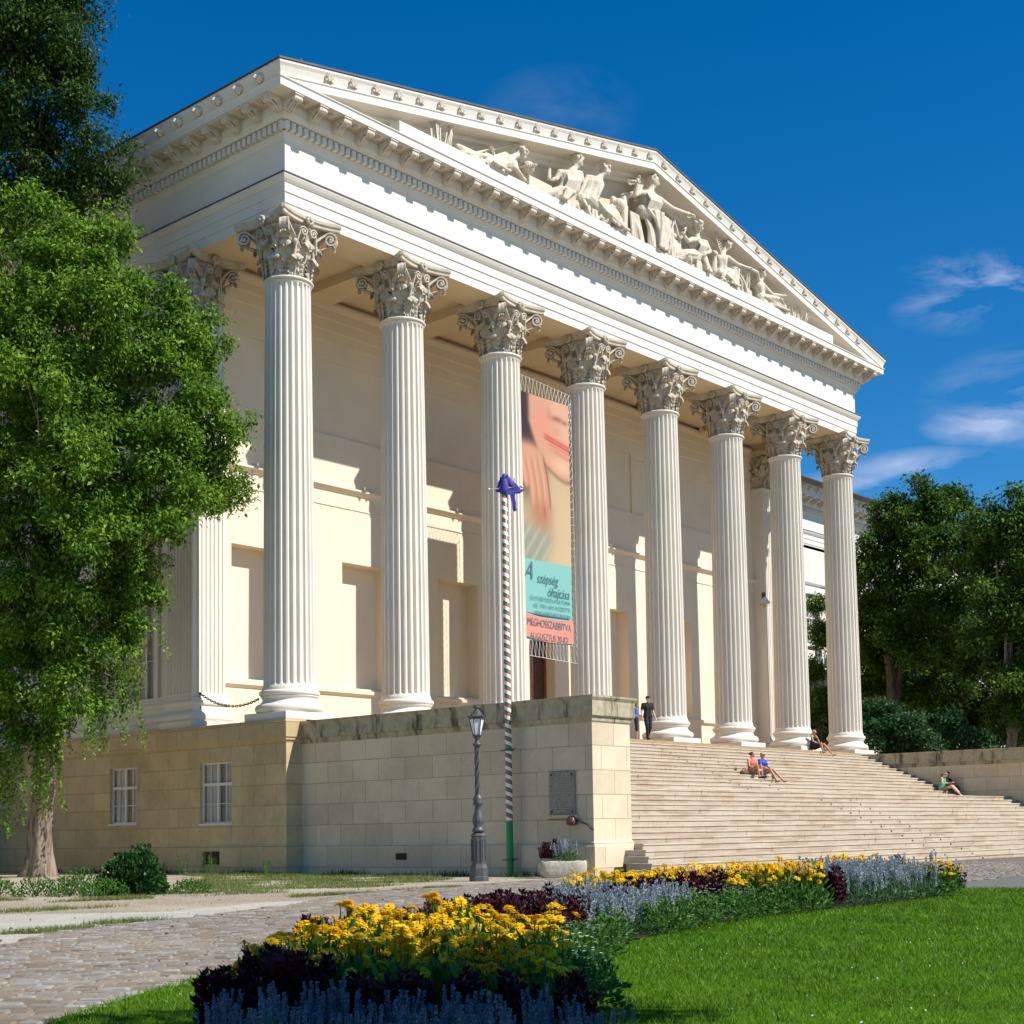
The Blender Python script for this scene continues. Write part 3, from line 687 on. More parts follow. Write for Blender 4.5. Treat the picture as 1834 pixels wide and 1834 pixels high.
# --- podium
pw=[(1.55,3.11,-3.01,-1.14,.22),(6.43,7.95,-2.95,-1.12,.22),(11.3,12.82,-2.95,-1.12,.22)]
vents=[(2.05,2.88,-4.26,-3.86,.12),(6.85,7.65,-4.26,-3.88,.12)]
PX=-.965
w=MB(); wall_open(w,'x',PX,-.97,YB,-3.66,-.60,[tuple(q[:5]) for q in pw],.22,1)
w.add([(PX,-.97,-3.66),(-.3,-.97,-3.66),(-.3,-.97,-.6),(PX,-.97,-.6)],[(0,1,2,3)])
P('podium',w,M['podium'],mus); w=MB(); w.add([(E-.3,-.97,-3.66),(E+.965,-.97,-3.66),(E+.965,-.97,-.6),(E-.3,-.97,-.6)],[(0,1,2,3)])
w.add([(E+.965,-.97,-3.66),(E+.965,YB,-3.66),(E+.965,YB,-.6),(E+.965,-.97,-.6)],[(0,1,2,3)])
P('podium',w,M['podium'],mus)
w=MB(); wall_open(w,'x',PX-.07,-1.04,YB,G-.3,-3.74,vents,.12,1)
w.add([(PX-.07,-1.04,G-.3),(-.3,-1.04,G-.3),(-.3,-1.04,-3.74),(PX-.07,-1.04,-3.74)],[(0,1,2,3)])
w.sweep([(.07,-3.74),(.04,-3.70),(.02,-3.66),(0,-3.655)],[(PX,YB),(PX,-.97),(-.3,-.97)])
P('podium_plinth',w,M['podium'],mus)
w=MB(); w.sweep([(0,-.66),(.05,-.62),(.06,-.55),(.09,-.53),(.09,-.06),(.07,-.03),(.07,0),(-.9,0)],[(PX,YB),(PX,-.97),(-.25,-.97)]); P('podium_band',w,M['podium'],mus)
w=MB(); w.add([(PX-.06,-1.02,.0),(E+.9,-1.02,0),(E+.9,YW+.2,0),(PX-.06,YW+.2,0)],[(0,1,2,3)]); w.box(.2,E-.2,-1.5,-1.02,-.5,-.0001); w.add([(PX-.06,YW,.003),(-.4,YW,.003),(-.4,YB,.003),(PX-.06,YB,.003)],[(0,1,2,3)]); P('portico_floor',w,simple('portico_paving',(.36,.25,.14),.8,0,.15,2),mus)
for q in pw: window('x',PX,q[0],q[1],q[2],q[3],.22,1,mus,(.36,),1,2)
for a,b,z0,z1,_ in vents:
    g=MB()
    for i in range(8): z=z0+(z1-z0)*(i+.5)/8; g.box(PX-.05,PX-.01,a,b,z-.016,z+.016)
    for i in range(9): y=a+(b-a)*(i)/8; g.box(PX-.045,PX-.015,y-.01,y+.01,z0,z1)
    P('vent',g,M['vent'],mus)
w=MB()
for q in pw: w.box(PX-.05,PX,q[0]-.03,q[1]+.03,q[2]-.05,q[2]-.001)
P('window_sill',w,M['winw'],mus)
# --- door
cx=3.5*S
d=MB()
for s in (-1,1):
    a,b=(cx-.78,cx-.01) if s<0 else (cx+.01,cx+.78)
    d.box(a,b,YW+.52,YW+.58,.02,5.0)
    for z0,z1 in ((.2,1.3),(1.45,3.0),(3.15,4.8)): d.box(a+.12,b-.12,YW+.49,YW+.52,z0,z1,.02)
do=P('door',d,M['wood'],mus); d=MB(); d.box(cx-.82,cx-.78,YW+.4,YW+.6,0,5.1); d.box(cx+.78,cx+.82,YW+.4,YW+.6,0,5.1); d.box(cx-.78,cx+.78,YW+.4,YW+.6,5.0,5.1); q=P('frame',d,M['woodl'],mus); q.parent=do
d=MB(); d.box(cx-1.15,cx-.82,YW-.06,YW,0,5.4); d.box(cx+.82,cx+1.15,YW-.06,YW,0,5.4); d.box(cx-1.15,cx+1.15,YW-.06,YW,5.4,5.75); d.box(cx-1.35,cx+1.35,YW-.28,YW,5.9,6.05); d.box(cx-1.2,cx+1.2,YW-.12,YW,5.75,5.9)
P('door_surround',d,M['cream'],mus)
# --- wings
def wing(x0,x1,dirn):
    n=int(abs(x1-x0)/4.946); ops=[]; hood=MB()
    for k in range(n):
        c=x0+dirn*(3.6+k*4.946); ops.append((c-.85,c+.85,1.2,5.9,.3)); ops.append((c-.85,c+.85,8.9,11.6,.3)); ops.append((c-.7,c+.7,-3.0,-1.2,.25))
        for z in (5.9,11.6):
            hood.box(c-1.25,c+1.25,YB-.30,YB,z+.62,z+.80); hood.box(c-1.1,c+1.1,YB-.18,YB,z+.5,z+.62); hood.box(c-1.08,c-.86,YB-.08,YB,z-2.7 if z>6 else 1.2,z+.5); hood.box(c+.86,c+1.08,YB-.08,YB,z-2.7 if z>6 else 1.2,z+.5); hood.box(c-.86,c+.86,YB-.08,YB,z+.002,z+.5)
            hood.box(c-1.15,c+1.15,YB-.2,YB,(8.7 if z>6 else 1.0),(8.88 if z>6 else 1.18))
    w=MB(); wall_open(w,'y',YB,min(x0,x1),max(x0,x1),-3.66,H+.2,ops,.3,1); P('wing_wall',w,M['white'],mus)
    hood.sweep([(0,12.9),(.1,12.95),(.16,13.05),(.16,13.15),(0,13.2)],[(min(x0,x1),YB),(max(x0,x1),YB)]); hood.sweep([(0,7.1),(.12,7.2),(.12,7.5),(.2,7.55),(0,7.6)],[(min(x0,x1),YB),(max(x0,x1),YB)]); hood.sweep([(0,-.5),(.12,-.45),(.12,0),(0,.05)],[(min(x0,x1),YB),(max(x0,x1),YB)])
    hood.box(min(x0,x1),max(x0,x1),YB-.1,YB,G-.3,-3.66)
    P('wing_moulding',hood,M['white'],mus)
    for o in ops[:36]: window('y',YB,o[0],o[1],o[2],o[3],o[4],1,mus,(.33,),1,2,'winw',False)
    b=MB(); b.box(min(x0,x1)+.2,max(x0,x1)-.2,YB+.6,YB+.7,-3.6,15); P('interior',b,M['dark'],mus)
wing(E+.5,RX,1); wing(-.5,LX,-1)
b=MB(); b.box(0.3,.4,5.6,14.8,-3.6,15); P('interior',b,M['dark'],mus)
# --- steps
st=thing('grand_staircase','broad flight of worn sandstone steps rising to the portico between two stone walls','stairs',(E/2,-7,G))
rise=-G/29; tr=.366; w=MB()
def ylev(k): return -1.5-tr*k if k<14 else -8.45-tr*(k-14)
rr=random.Random(3)
for k in range(0,29):
    y1=ylev(k); z1=-k*rise; z0=z1-rise-.02; yb=y1+tr+.4 if k!=14 else y1+2.6
    xl,xr=1.2,E-1.2
    if k>=24: xl=1.2-.39*(k-24); xr=E-1.2+.39*(k-24)
    if k==0: continue
    # split the course into slightly shifted stones
    x=xl
    while x<xr-.01:
        L=min(rr.uniform(1.5,2.6),xr-x); 
        if xr-(x+L)<.5: L=xr-x
        j=rr.uniform(-.010,.010); jz=rr.uniform(-.003,.003); b=.018
        prof=[(y1+j+.022,z0),(y1+j+.022,z1-.055+jz),(y1+j,z1-.045+jz),(y1+j,z1-b+jz),(y1+j+b,z1+jz),(yb,z1+jz)]
        xa,xb=x+.003,x+L-.003
        w.grid([[(xa,p[0],p[1]) for p in prof],[(xb,p[0],p[1]) for p in prof]],False)
        w.add([(xa,p[0],p[1]) for p in prof]+[(xa,yb,z0)],[tuple(range(7))[::-1]]); w.add([(xb,p[0],p[1]) for p in prof]+[(xb,yb,z0)],[tuple(range(7))])
        x+=L
P('step_courses',w,M['steps'],st)
w=MB(); 
core=[(-1.0,G),(-13.2,G)]
for k in range(28,0,-1): core.append((ylev(k)+.03,-(k+1)*rise-.004)); core.append((ylev(k)+.03,-k*rise-.03))
w2=[(1.21,y,z) for y,z in core]; w3=[(E-1.21,y,z) for y,z in core]
w.grid([w2,w3],False); P('step_core',w,M['steps'],st)
so_=None
for xx in (16.25,18.35):
    for k in range(1,29):
        if k==14: continue
        if so_ is None:
            m=MB(); m.box(-.035,.035,-.012,.03,0,.055); so_=P('rail_socket',m,M['vent'],st,True); o_=so_
        else: o_=dup(so_,st)
        o_.location=(xx-E/2,ylev(k)+.022+7,-(k+1)*rise+.004-G)
# --- cheek walls
def cheek(label,x0,x1,inner):
    c=thing('stair_cheek_wall',label,'wall',((x0+x1)/2,-6.4,G),'low stone walls flanking the steps')
    w=MB(); w.sweep([(0,-.68),(0,-3.66)][::-1],[(x0,-.97),(x0,-11.767),(x1,-11.767),(x1,-.97)]); P('wall_body',w,M['cheek'] ,c)
    w=MB(); w.sweep([(.07,G-.3),(.07,-3.80),(.05,-3.76),(.03,-3.70),(0,-3.655)],[(x0,-1.03),(x0,-11.767),(x1,-11.767),(x1,-1.03)]); P('plinth',w,M['cheek'],c)
    w=MB(); w.sweep([(0,-.74),(.03,-.70),(.04,-.60),(.10,-.57),(.10,-.20),(.12,-.17),(.15,-.12),(.15,-.07),(-.6,-.069),(-.778,-.068)],[(x0,-.98),(x0,-11.767),(x1,-11.767),(x1,-.98)]); P('coping',w,M['coping'],c)
    return c
cheek('long stone side wall left of the steps, behind the lamppost and striped pole',-.36,1.2,1)
cheek('far stone side wall right of the steps beside the reading couple',E-1.2,E+.36,-1)
# ------------------------------------------------------------------ figures
V=Vector
def hand(mb,w,d,s,curl=.35,side=None):
    d=V(d).normalized(); sd=V(side).normalized() if side is not None else d.cross(V((0,0,1)))
    if sd.length<.1: sd=V((1,0,0))
    sd.normalize(); n=d.cross(sd).normalized(); w=V(w)
    c=w+d*.045*s; mb.ell(c,(.034*s,.034*s,.034*s),8,6); mb.cone(w,.022*s,w+d*.06*s,.030*s,8)
    for i,l in enumerate((.062,.072,.068,.052)):
        b=w+d*.075*s+sd*(i-1.5)*.019*s; m=b+(d*math.cos(curl*.5)+n*math.sin(curl*.5))*l*.5*s; e=m+(d*math.cos(curl*1.6)+n*math.sin(curl*1.6))*l*.5*s
        mb.cone(b,.0095*s,m,.009*s,6); mb.cone(m,.009*s,e,.007*s,6)
    b=w+d*.025*s-sd*.028*s; m=b+(d*.6-sd*.8)*.035*s; mb.cone(b,.012*s,m,.011*s,6); mb.cone(m,.011*s,m+(d*.9-sd*.25)*.03*s,.008*s,6)
def head(mb,c,fd,s,neck):
    c=V(c);fd=V(fd).normalized(); up=(c-V(neck)).normalized(); sd=fd.cross(up).normalized(); fd=up.cross(sd).normalized()
    rot=Matrix((sd,fd,up)).transposed()
    mb.ell(c,(.073*s,.092*s,.105*s),16,12,rot); mb.cone(c+fd*.025*s-up*.06*s,.052*s,c+fd*.045*s-up*.085*s,.030*s,8)
    mb.cone(c+fd*.083*s+up*.012*s,.010*s,c+fd*.104*s-up*.022*s,.014*s,6)         # nose
    mb.cone(c+fd*.082*s-up*.052*s-sd*.02*s,.010*s,c+fd*.082*s-up*.052*s+sd*.02*s,.010*s,6) # mouth
    mb.cone(c+fd*.075*s+up*.034*s-sd*.045*s,.011*s,c+fd*.075*s+up*.034*s+sd*.045*s,.011*s,6) # brow
    for q in (-1,1): mb.ell(c+sd*.074*s*q-fd*.005*s,(.012*s,.018*s,.028*s),6,5,rot)
    return sd,fd,up
def body(J,s=1.0,legs=True,arms=True,fd=(0,-1,0),hands=True,fem=0):
    g={k:V(p) for k,p in J.items()}; mb=MB(); lat=(g['sR']-g['sL']).normalized(); up=(g['nec']-g['pel']).normalized(); mid=(g['pel']+g['che'])/2
    for q in (-1,1):
        mb.chain([g['pel']+lat*.065*q*s,mid+lat*.045*q*s,g['che']+lat*.065*q*s],[.105*s,.088*s-.008*fem,.105*s])
        if fem: mb.ell(g['che']+lat*.065*q*s+V(fd)*.085*s-up*.0*s,.058*s)
    mb.cone(g['che'],.11*s,g['nec'],.055*s); mb.cone(g['sL'],.055*s,g['sR'],.055*s); mb.cone(g['nec'],.052*s,g['hea'],.05*s)
    head(mb,g['hea'],fd,s,g['nec'])
    if arms:
        for q in 'LR':
            mb.chain([g['s'+q],g['e'+q],g['h'+q]],[.050*s,.038*s,.026*s])
            if hands: hand(mb,g['h'+q],g['h'+q]-g['e'+q],s)
    if legs:
        for q,k in ((-1,'L'),(1,'R')):
            hp=g['pel']+lat*.085*q*s-up*.03*s; mb.chain([hp,g['k'+k],g['a'+k]],[.088*s,.056*s,.036*s])
            cm=g['k'+k].lerp(g['a'+k],.3); mb.ell(cm,.050*s)
            t=g.get('t'+k) or g['a'+k]+V(fd)*.15*s; mb.cone(g['a'+k]-V((0,0,.02*s)),.036*s,t,.028*s)
    return mb,g,lat,up
def person(label,loc,rz,J,clothes,skinm='skin',hair='brown',hairstyle='short',fem=0,sc=1.0,fd=(0,-1,0),group=None,extras=()):
    o=thing('person',label,'person',loc,group,None,(0,0,rz)); o.scale=(sc,sc,sc)
    mb,g,lat,up=body(J,1.0,fd=fd,fem=fem); PR('body',mb,.011,M[skinm],o,2,True)
    mid=(g['pel']+g['che'])/2; fdv=V(fd)
    def hip(q): return g['pel']+lat*.085*q-up*.03
    for kind,c in clothes:
        m=MB()
        if kind in ('tshirt','tank','dress'):
            for q in (-1,1): m.chain([g['pel']+lat*.068*q+up*.0,mid+lat*.052*q,g['che']+lat*.068*q],[.118,.106,.119])
            m.cone(g['che'],.122,g['nec']-up*.045,.075)
            if kind=='tshirt':
                m.cone(g['sL'],.066,g['sR'],.066)
                for q in 'LR': m.cone(g['s'+q],.066,g['s'+q].lerp(g['e'+q],.62),.058)
            if fem: 
                for q in (-1,1): m.ell(g['che']+lat*.065*q+fdv*.088,.066)
            if kind=='dress':
                for q,k in ((-1,'L'),(1,'R')): m.cone(hip(q),.11,hip(q).lerp(g['k'+k],.72),.095)
                m.cone(hip(-1).lerp(g['kL'],.6),.08,hip(1).lerp(g['kR'],.6),.08)
        if kind in ('pants','shorts','bermuda','skirt'):
            m.cone(hip(-1)+up*.03,.108,hip(1)+up*.03,.108)
            for q,k in ((-1,'L'),(1,'R')):
                h=hip(q)
                if kind=='pants': m.chain([h,g['k'+k],g['a'+k]+V((0,0,.03))],[.102,.070,.056])
                elif kind=='shorts': m.cone(h,.102,h.lerp(g['k'+k],.55),.084)
                elif kind=='bermuda': m.chain([h,g['k'+k],g['k'+k].lerp(g['a'+k],.12)],[.102,.080,.078])
                else: m.cone(h,.11,h.lerp(g['k'+k],.62),.098)
        if kind=='shoes':
            for k in 'LR':
                t=g.get('t'+k) or g['a'+k]+fdv*.15; m.cone(g['a'+k]-V((0,0,.03)),.045,t,.036)
        PR({'tshirt':'shirt','tank':'top','dress':'dress','pants':'trousers','shorts':'shorts','bermuda':'shorts','skirt':'skirt','shoes':'shoes'}[kind],m,.011,CL[c],o,2,True)
    hu=(g['hea']-g['nec']).normalized(); c=g['hea']; m=MB()
    m.ell(c-fdv*.022+hu*.030,(.084,.092,.088),12,9)
    if hairstyle=='bun': m.ell(c-fdv*.10+hu*.04,.05)
    if hairstyle=='long':
        for q in (-1,-.4,.4,1): m.chain([c+lat*.06*q-fdv*.04,c+lat*.10*q-fdv*.07-hu*.14,c+lat*.12*q-fdv*.05-hu*.30],[.045,.05,.022],8)
    if hairstyle=='pony': m.chain([c-fdv*.09,c-fdv*.13-hu*.10,c-fdv*.10-hu*.2],[.035,.035,.012],8)
    PR('hair',m,.012,HR[hair],o,1,True)
    return o,g,lat,up
sit=dict(pel=(0,0,.10),che=(0,-.03,.45),nec=(0,-.04,.62),hea=(0,-.06,.755),sL=(-.17,-.03,.56),eL=(-.22,-.14,.32),hL=(-.12,-.33,.24),sR=(.17,-.03,.56),eR=(.22,-.14,.32),hR=(.12,-.34,.24),kL=(-.10,-.46,.18),aL=(-.10,-.56,-.24),kR=(.10,-.46,.18),aR=(.10,-.56,-.24))
def J_(base,**k): d=dict(base); d.update(k); return d
# man in black walking down the top step
walk=dict(pel=(0,0,.93),che=(0,-.02,1.29),nec=(0,-.03,1.46),hea=(0,-.05,1.60),sL=(-.19,0,1.39),eL=(-.25,.03,1.11),hL=(-.25,-.06,.86),sR=(.19,0,1.39),eR=(.25,.02,1.12),hR=(.29,-.08,.88),kL=(-.08,-.10,.51),aL=(-.05,-.06,.08),tL=(-.05,-.22,.03),kR=(.08,-.05,.50),aR=(.04,.14,.12),tR=(.05,.0,.04))
o,g,_,_=person('man in black t-shirt, trousers and cap walking at the top of the steps',(16.62,-1.30,0),R(-28),walk,[('tshirt','black'),('pants','black'),('shoes','black')],'skinl','dark','short',sc=.985)
m=MB(); m.ell(V(g['hea'])+V((0,0,.05)),(.095,.10,.075),12,8); m.add([(-.06,-.13,1.645),(.06,-.13,1.645),(.045,-.20,1.625),(-.045,-.20,1.625),(-.06,-.13,1.655),(.06,-.13,1.655),(.045,-.20,1.633),(-.045,-.20,1.633)],[(0,3,2,1),(4,5,6,7),(2,3,7,6)]); P('cap',m,CL['black'],o,True)
stand=J_(walk,kL=(-.10,-.02,.50),aL=(-.12,.02,.08),tL=(-.15,-.13,.03),kR=(.10,-.02,.50),aR=(.12,.02,.08),tR=(.15,-.13,.03),eL=(-.25,.05,1.14),hL=(-.14,-.14,1.02),eR=(.25,.03,1.14),hR=(.24,-.14,.98))
person('boy in bright blue t-shirt and black knee shorts standing half behind the wall',(15.95,-1.25,0),R(40),stand,[('tshirt','blue'),('bermuda','navy'),('shoes','khaki')],'skin','brown','short',sc=.80)
person('person in grey top and pale trousers mostly hidden by the end of the wall',(15.52,-1.10,0),R(60),stand,[('tshirt','grey'),('pants','beige'),('shoes','khaki')],'skinl','dark','short',sc=.76)
def zl(k): return -k*rise
k=9; ys=ylev(k)
p1,_,_,_=person('woman in orange top with hair in a bun sitting on the steps',(18.55,ys+.18,zl(k)),R(-14),J_(sit,hL=(-.04,-.40,.20),hR=(.04,-.40,.20),kL=(-.09,-.42,.34),kR=(.09,-.42,.34),aL=(-.08,-.50,-.08),aR=(.08,-.50,-.08),hea=(.03,-.05,.76)),[('tank','orange'),('shorts','khaki'),('shoes','navy')],'skin','brown','bun',1,fd=(.75,-.65,0),group=None)
p2,g2,_,_=person('blonde woman in royal blue shirt sitting with legs stretched down the steps',(19.25,ys+.16,zl(k)),R(-4),J_(sit,kL=(-.09,-.46,.20),aL=(-.02,-.70,-.24),kR=(.12,-.44,.20),aR=(.30,-.78,-.24)),[('tshirt','royal'),('shorts','khaki')],'skin','blond','short',1,fd=(0,-1,0))
m=MB(); c=V(g2['hea']); m.box(c.x-.065,c.x-.008,c.y-.105,c.y-.08,c.z+.0,c.z+.035,.008); m.box(c.x+.008,c.x+.065,c.y-.105,c.y-.08,c.z+.0,c.z+.035,.008); m.box(c.x-.07,c.x+.07,c.y-.1,c.y-.085,c.z+.026,c.z+.034); P('sunglasses',m,CL['black'],p2,True)
# bags beside the two women
b=thing('bag','dark bag lying on the step left of the woman in orange','bag',(18.05,ys+.18,zl(k))); m=MB(); m.box(-.20,.20,-.10,.10,0,.16,.05); P('bag_body',m,CL['brownc'],b,True); m=MB(); m.tube([(-.12,0,.15),(-.06,0,.24),(.06,0,.24),(.12,0,.15)],.012,6); P('handle',m,CL['brownc'],b,True)
b=thing('bag','small green bag between the feet of the woman in blue','bag',(19.45,ylev(k+1)+.12,zl(k+1))); m=MB(); m.ell((0,0,.13),(.13,.08,.14),12,8); PR('bag_body',m,.02,CL['teal'],b,2,True); m=MB(); m.tube([(-.06,0,.25),(-.03,0,.32),(.03,0,.32),(.06,0,.25)],.010,6); P('handle',m,CL['teal'],b,True)
person('long haired woman in black dress sitting between the last two columns',(29.55,-1.10,.10),R(-6),J_(sit,eL=(-.20,-.12,.34),hL=(.02,-.28,.22),hR=(.10,-.30,.22),kL=(-.05,-.44,.22),aL=(-.02,-.50,-.16),kR=(.12,-.46,.20),aR=(.42,-.72,-.28)),[('dress','black')],'skin','blond','long',1,sc=1.0)
k=12; ys=ylev(k)
p,_,_,_=person('woman in green top and cap bent over a book on the steps',(32.45,ys+.18,zl(k)),R(6),J_(sit,che=(0,-.08,.44),nec=(0,-.13,.60),hea=(0,-.21,.71),sL=(-.16,-.10,.54),sR=(.16,-.10,.54),hL=(-.05,-.42,.34),hR=(.05,-.42,.34),kL=(-.06,-.48,.20),aL=(.10,-.82,-.20),kR=(.12,-.48,.20),aR=(.26,-.84,-.22)),[('tank','green'),('shorts','khaki'),('shoes','white')],'skinl','brown','pony',1,fd=(.2,-.85,-.5))
m=MB(); m.ell((0,-.20,.755),(.095,.105,.065),12,8); m.box(-.06,.06,-.36,-.28,.725,.735); P('cap',m,CL['beige'],p,True)
bk=thing('book','open white book held by the woman in green','book',(32.48,ys-.30,zl(k)+.36)); m=MB(); m.box(-.12,-.004,-.08,.08,0,.015); m.box(.004,.12,-.08,.08,.0,.012); P('pages',m,CL['white'],bk,True); m=MB(); m.box(-.13,.13,-.09,.09,-.012,-.002); P('cover',m,CL['red'],bk,True)
person('dark haired man in black shirt sitting behind the reading woman',(33.05,ys+.20,zl(k)),R(10),J_(sit,eR=(.30,-.25,.36),hR=(.42,-.46,.36),hea=(.03,-.08,.76)),[('tshirt','black'),('pants','brownc'),('shoes','black')],'skin','dark','short',0,fd=(.45,-.8,-.2))
# ------------------------------------------------------------------ pediment statues
ST={
 'A':dict(hea=(9.49,20.53),nec=(9.09,20.26),che=(8.8,19.99),pel=(8.03,19.64),sL=(8.81,20.32),eL=(8.32,20.04),hL=(8.12,20.14),sR=(9.04,19.99),eR=(9.04,19.71),hR=(9.32,19.53),kL=(7.25,19.64),aL=(6.29,19.34),kR=(7.59,19.44),aR=(8.3,19.33),sp0=(7.06,19.74),sp1=(9.69,21.02),d0=(7.88,19.97),d1=(8.3,19.3),globe=(9.92,20.18),st0=(9.95,19.77),box0=(9.82,19.7),box1=(10.97,19.97)),
 'B':dict(hea=(12.68,21.36),nec=(12.55,21.02),che=(12.33,20.65),pel=(12.01,19.87),sL=(11.89,20.7),eL=(11.73,20.42),hL=(11.48,20.3),sR=(12.77,20.86),eR=(12.83,20.4),hR=(12.57,20.02),kL=(12.31,19.97),aL=(12.15,19.43),kR=(11.56,19.78),aR=(11.4,19.35),fig0=(11.46,20.39),fig1=(11.53,21.05),d0=(10.54,19.38),d1=(11.4,19.22)),
 'C':dict(hea=(14.38,21.57),nec=(14.13,21.22),che=(13.83,20.86),pel=(13.33,20.04),sL=(13.57,21.07),eL=(13.14,20.5),hL=(12.76,19.85),sR=(13.99,21.04),eR=(13.87,20.64),hR=(13.65,20.24),kL=(14.48,19.94),aL=(15.6,19.42),kR=(14.05,19.67),aR=(15.27,19.42),lion=(15.05,20.66),lion2=(14.49,20.21)),
 'D':dict(hea=(17.56,22.2),nec=(17.46,21.86),che=(17.36,21.51),pel=(17.22,20.81),sL=(16.74,21.51),eL=(16.28,21.23),hL=(16.26,21.6),sR=(17.94,21.53),eR=(18.59,21.38),hR=(19.61,21.49),kL=(17.62,20.73),aL=(17.51,19.41),kR=(18.38,20.65),aR=(17.8,19.43),v0=(17.16,22.28),v1=(16.96,21.48),c0=(16.05,21.19),c1=(15.7,19.25),c2=(16.41,20.42),c3=(16.71,19.27),w1=(16.12,21.67),w2=(20.04,21.54),t0=(18.69,20.96),t1=(19.01,20.17),fl=(16.09,19.12)),
 'E':dict(hea=(20.67,21.33),nec=(20.65,20.95),che=(20.69,20.63),pel=(20.61,20.07),sL=(20.17,20.61),eL=(19.76,20.39),hL=(19.37,20.5),sR=(21.41,20.88),eR=(21.51,20.51),hR=(20.91,20.19),kL=(19.45,19.7),aL=(18.93,19.29),kR=(20.9,19.99),aR=(20.99,19.55),v0=(20.32,21.29),v1=(19.95,20.71),v2=(21.08,21.53),v3=(21.42,21.09),tb0=(18.89,21.04),tb1=(19.3,20.22),p0=(18.63,20.18),p1=(18.54,19.3),fl=(19.49,19.38),fl2=(21.22,19.34)),
 'F':dict(hea=(22.87,21.18),nec=(22.67,20.85),che=(22.47,20.48),pel=(22.56,19.93),sL=(22.16,20.5),eL=(22.09,20.2),hL=(22.41,20.64),sR=(22.84,20.62),eR=(23.39,20.47),hR=(24.08,20.53),kL=(23.69,20.35),aL=(23.4,19.51),kR=(22.36,19.6),aR=(23.15,19.37),pm0=(22.41,20.6),pm1=(22.04,21.69),s0=(22.92,20.92),s1=(24.85,20.65),ch=(21.87,20.51),ch2=(21.79,20.18)),
 'G':dict(hea=(25.63,20.73),nec=(25.61,20.41),che=(25.53,20.1),pel=(25.7,19.61),sL=(25.28,20.35),eL=(25.04,20.6),hL=(24.46,20.57),sR=(25.94,20.32),eR=(26.45,20.03),hR=(27.06,20.09),kL=(26.71,19.78),aL=(27.56,19.36),kR=(26.15,19.42),aR=(27.15,19.28),ur=(24.28,19.47),b0=(25.41,20.35),b1=(25.33,19.9),r0=(27.84,19.47),r1=(28.0,19.84),r2=(28.67,19.35),r3=(28.62,19.67)),
}
LB=dict(A='reclining robed statue with a long staff at the left of the pediment',B='seated robed statue holding a small figurine in the pediment',C='bare shouldered statue leaning back beside the figurine holder',D='largest veiled statue with outstretched arms at the pediment centre',E='veiled seated statue raising a flat tablet right of the centre',F='young statue holding a palm branch and long rod in the pediment',G='bearded half reclining statue at the right end of the pediment')
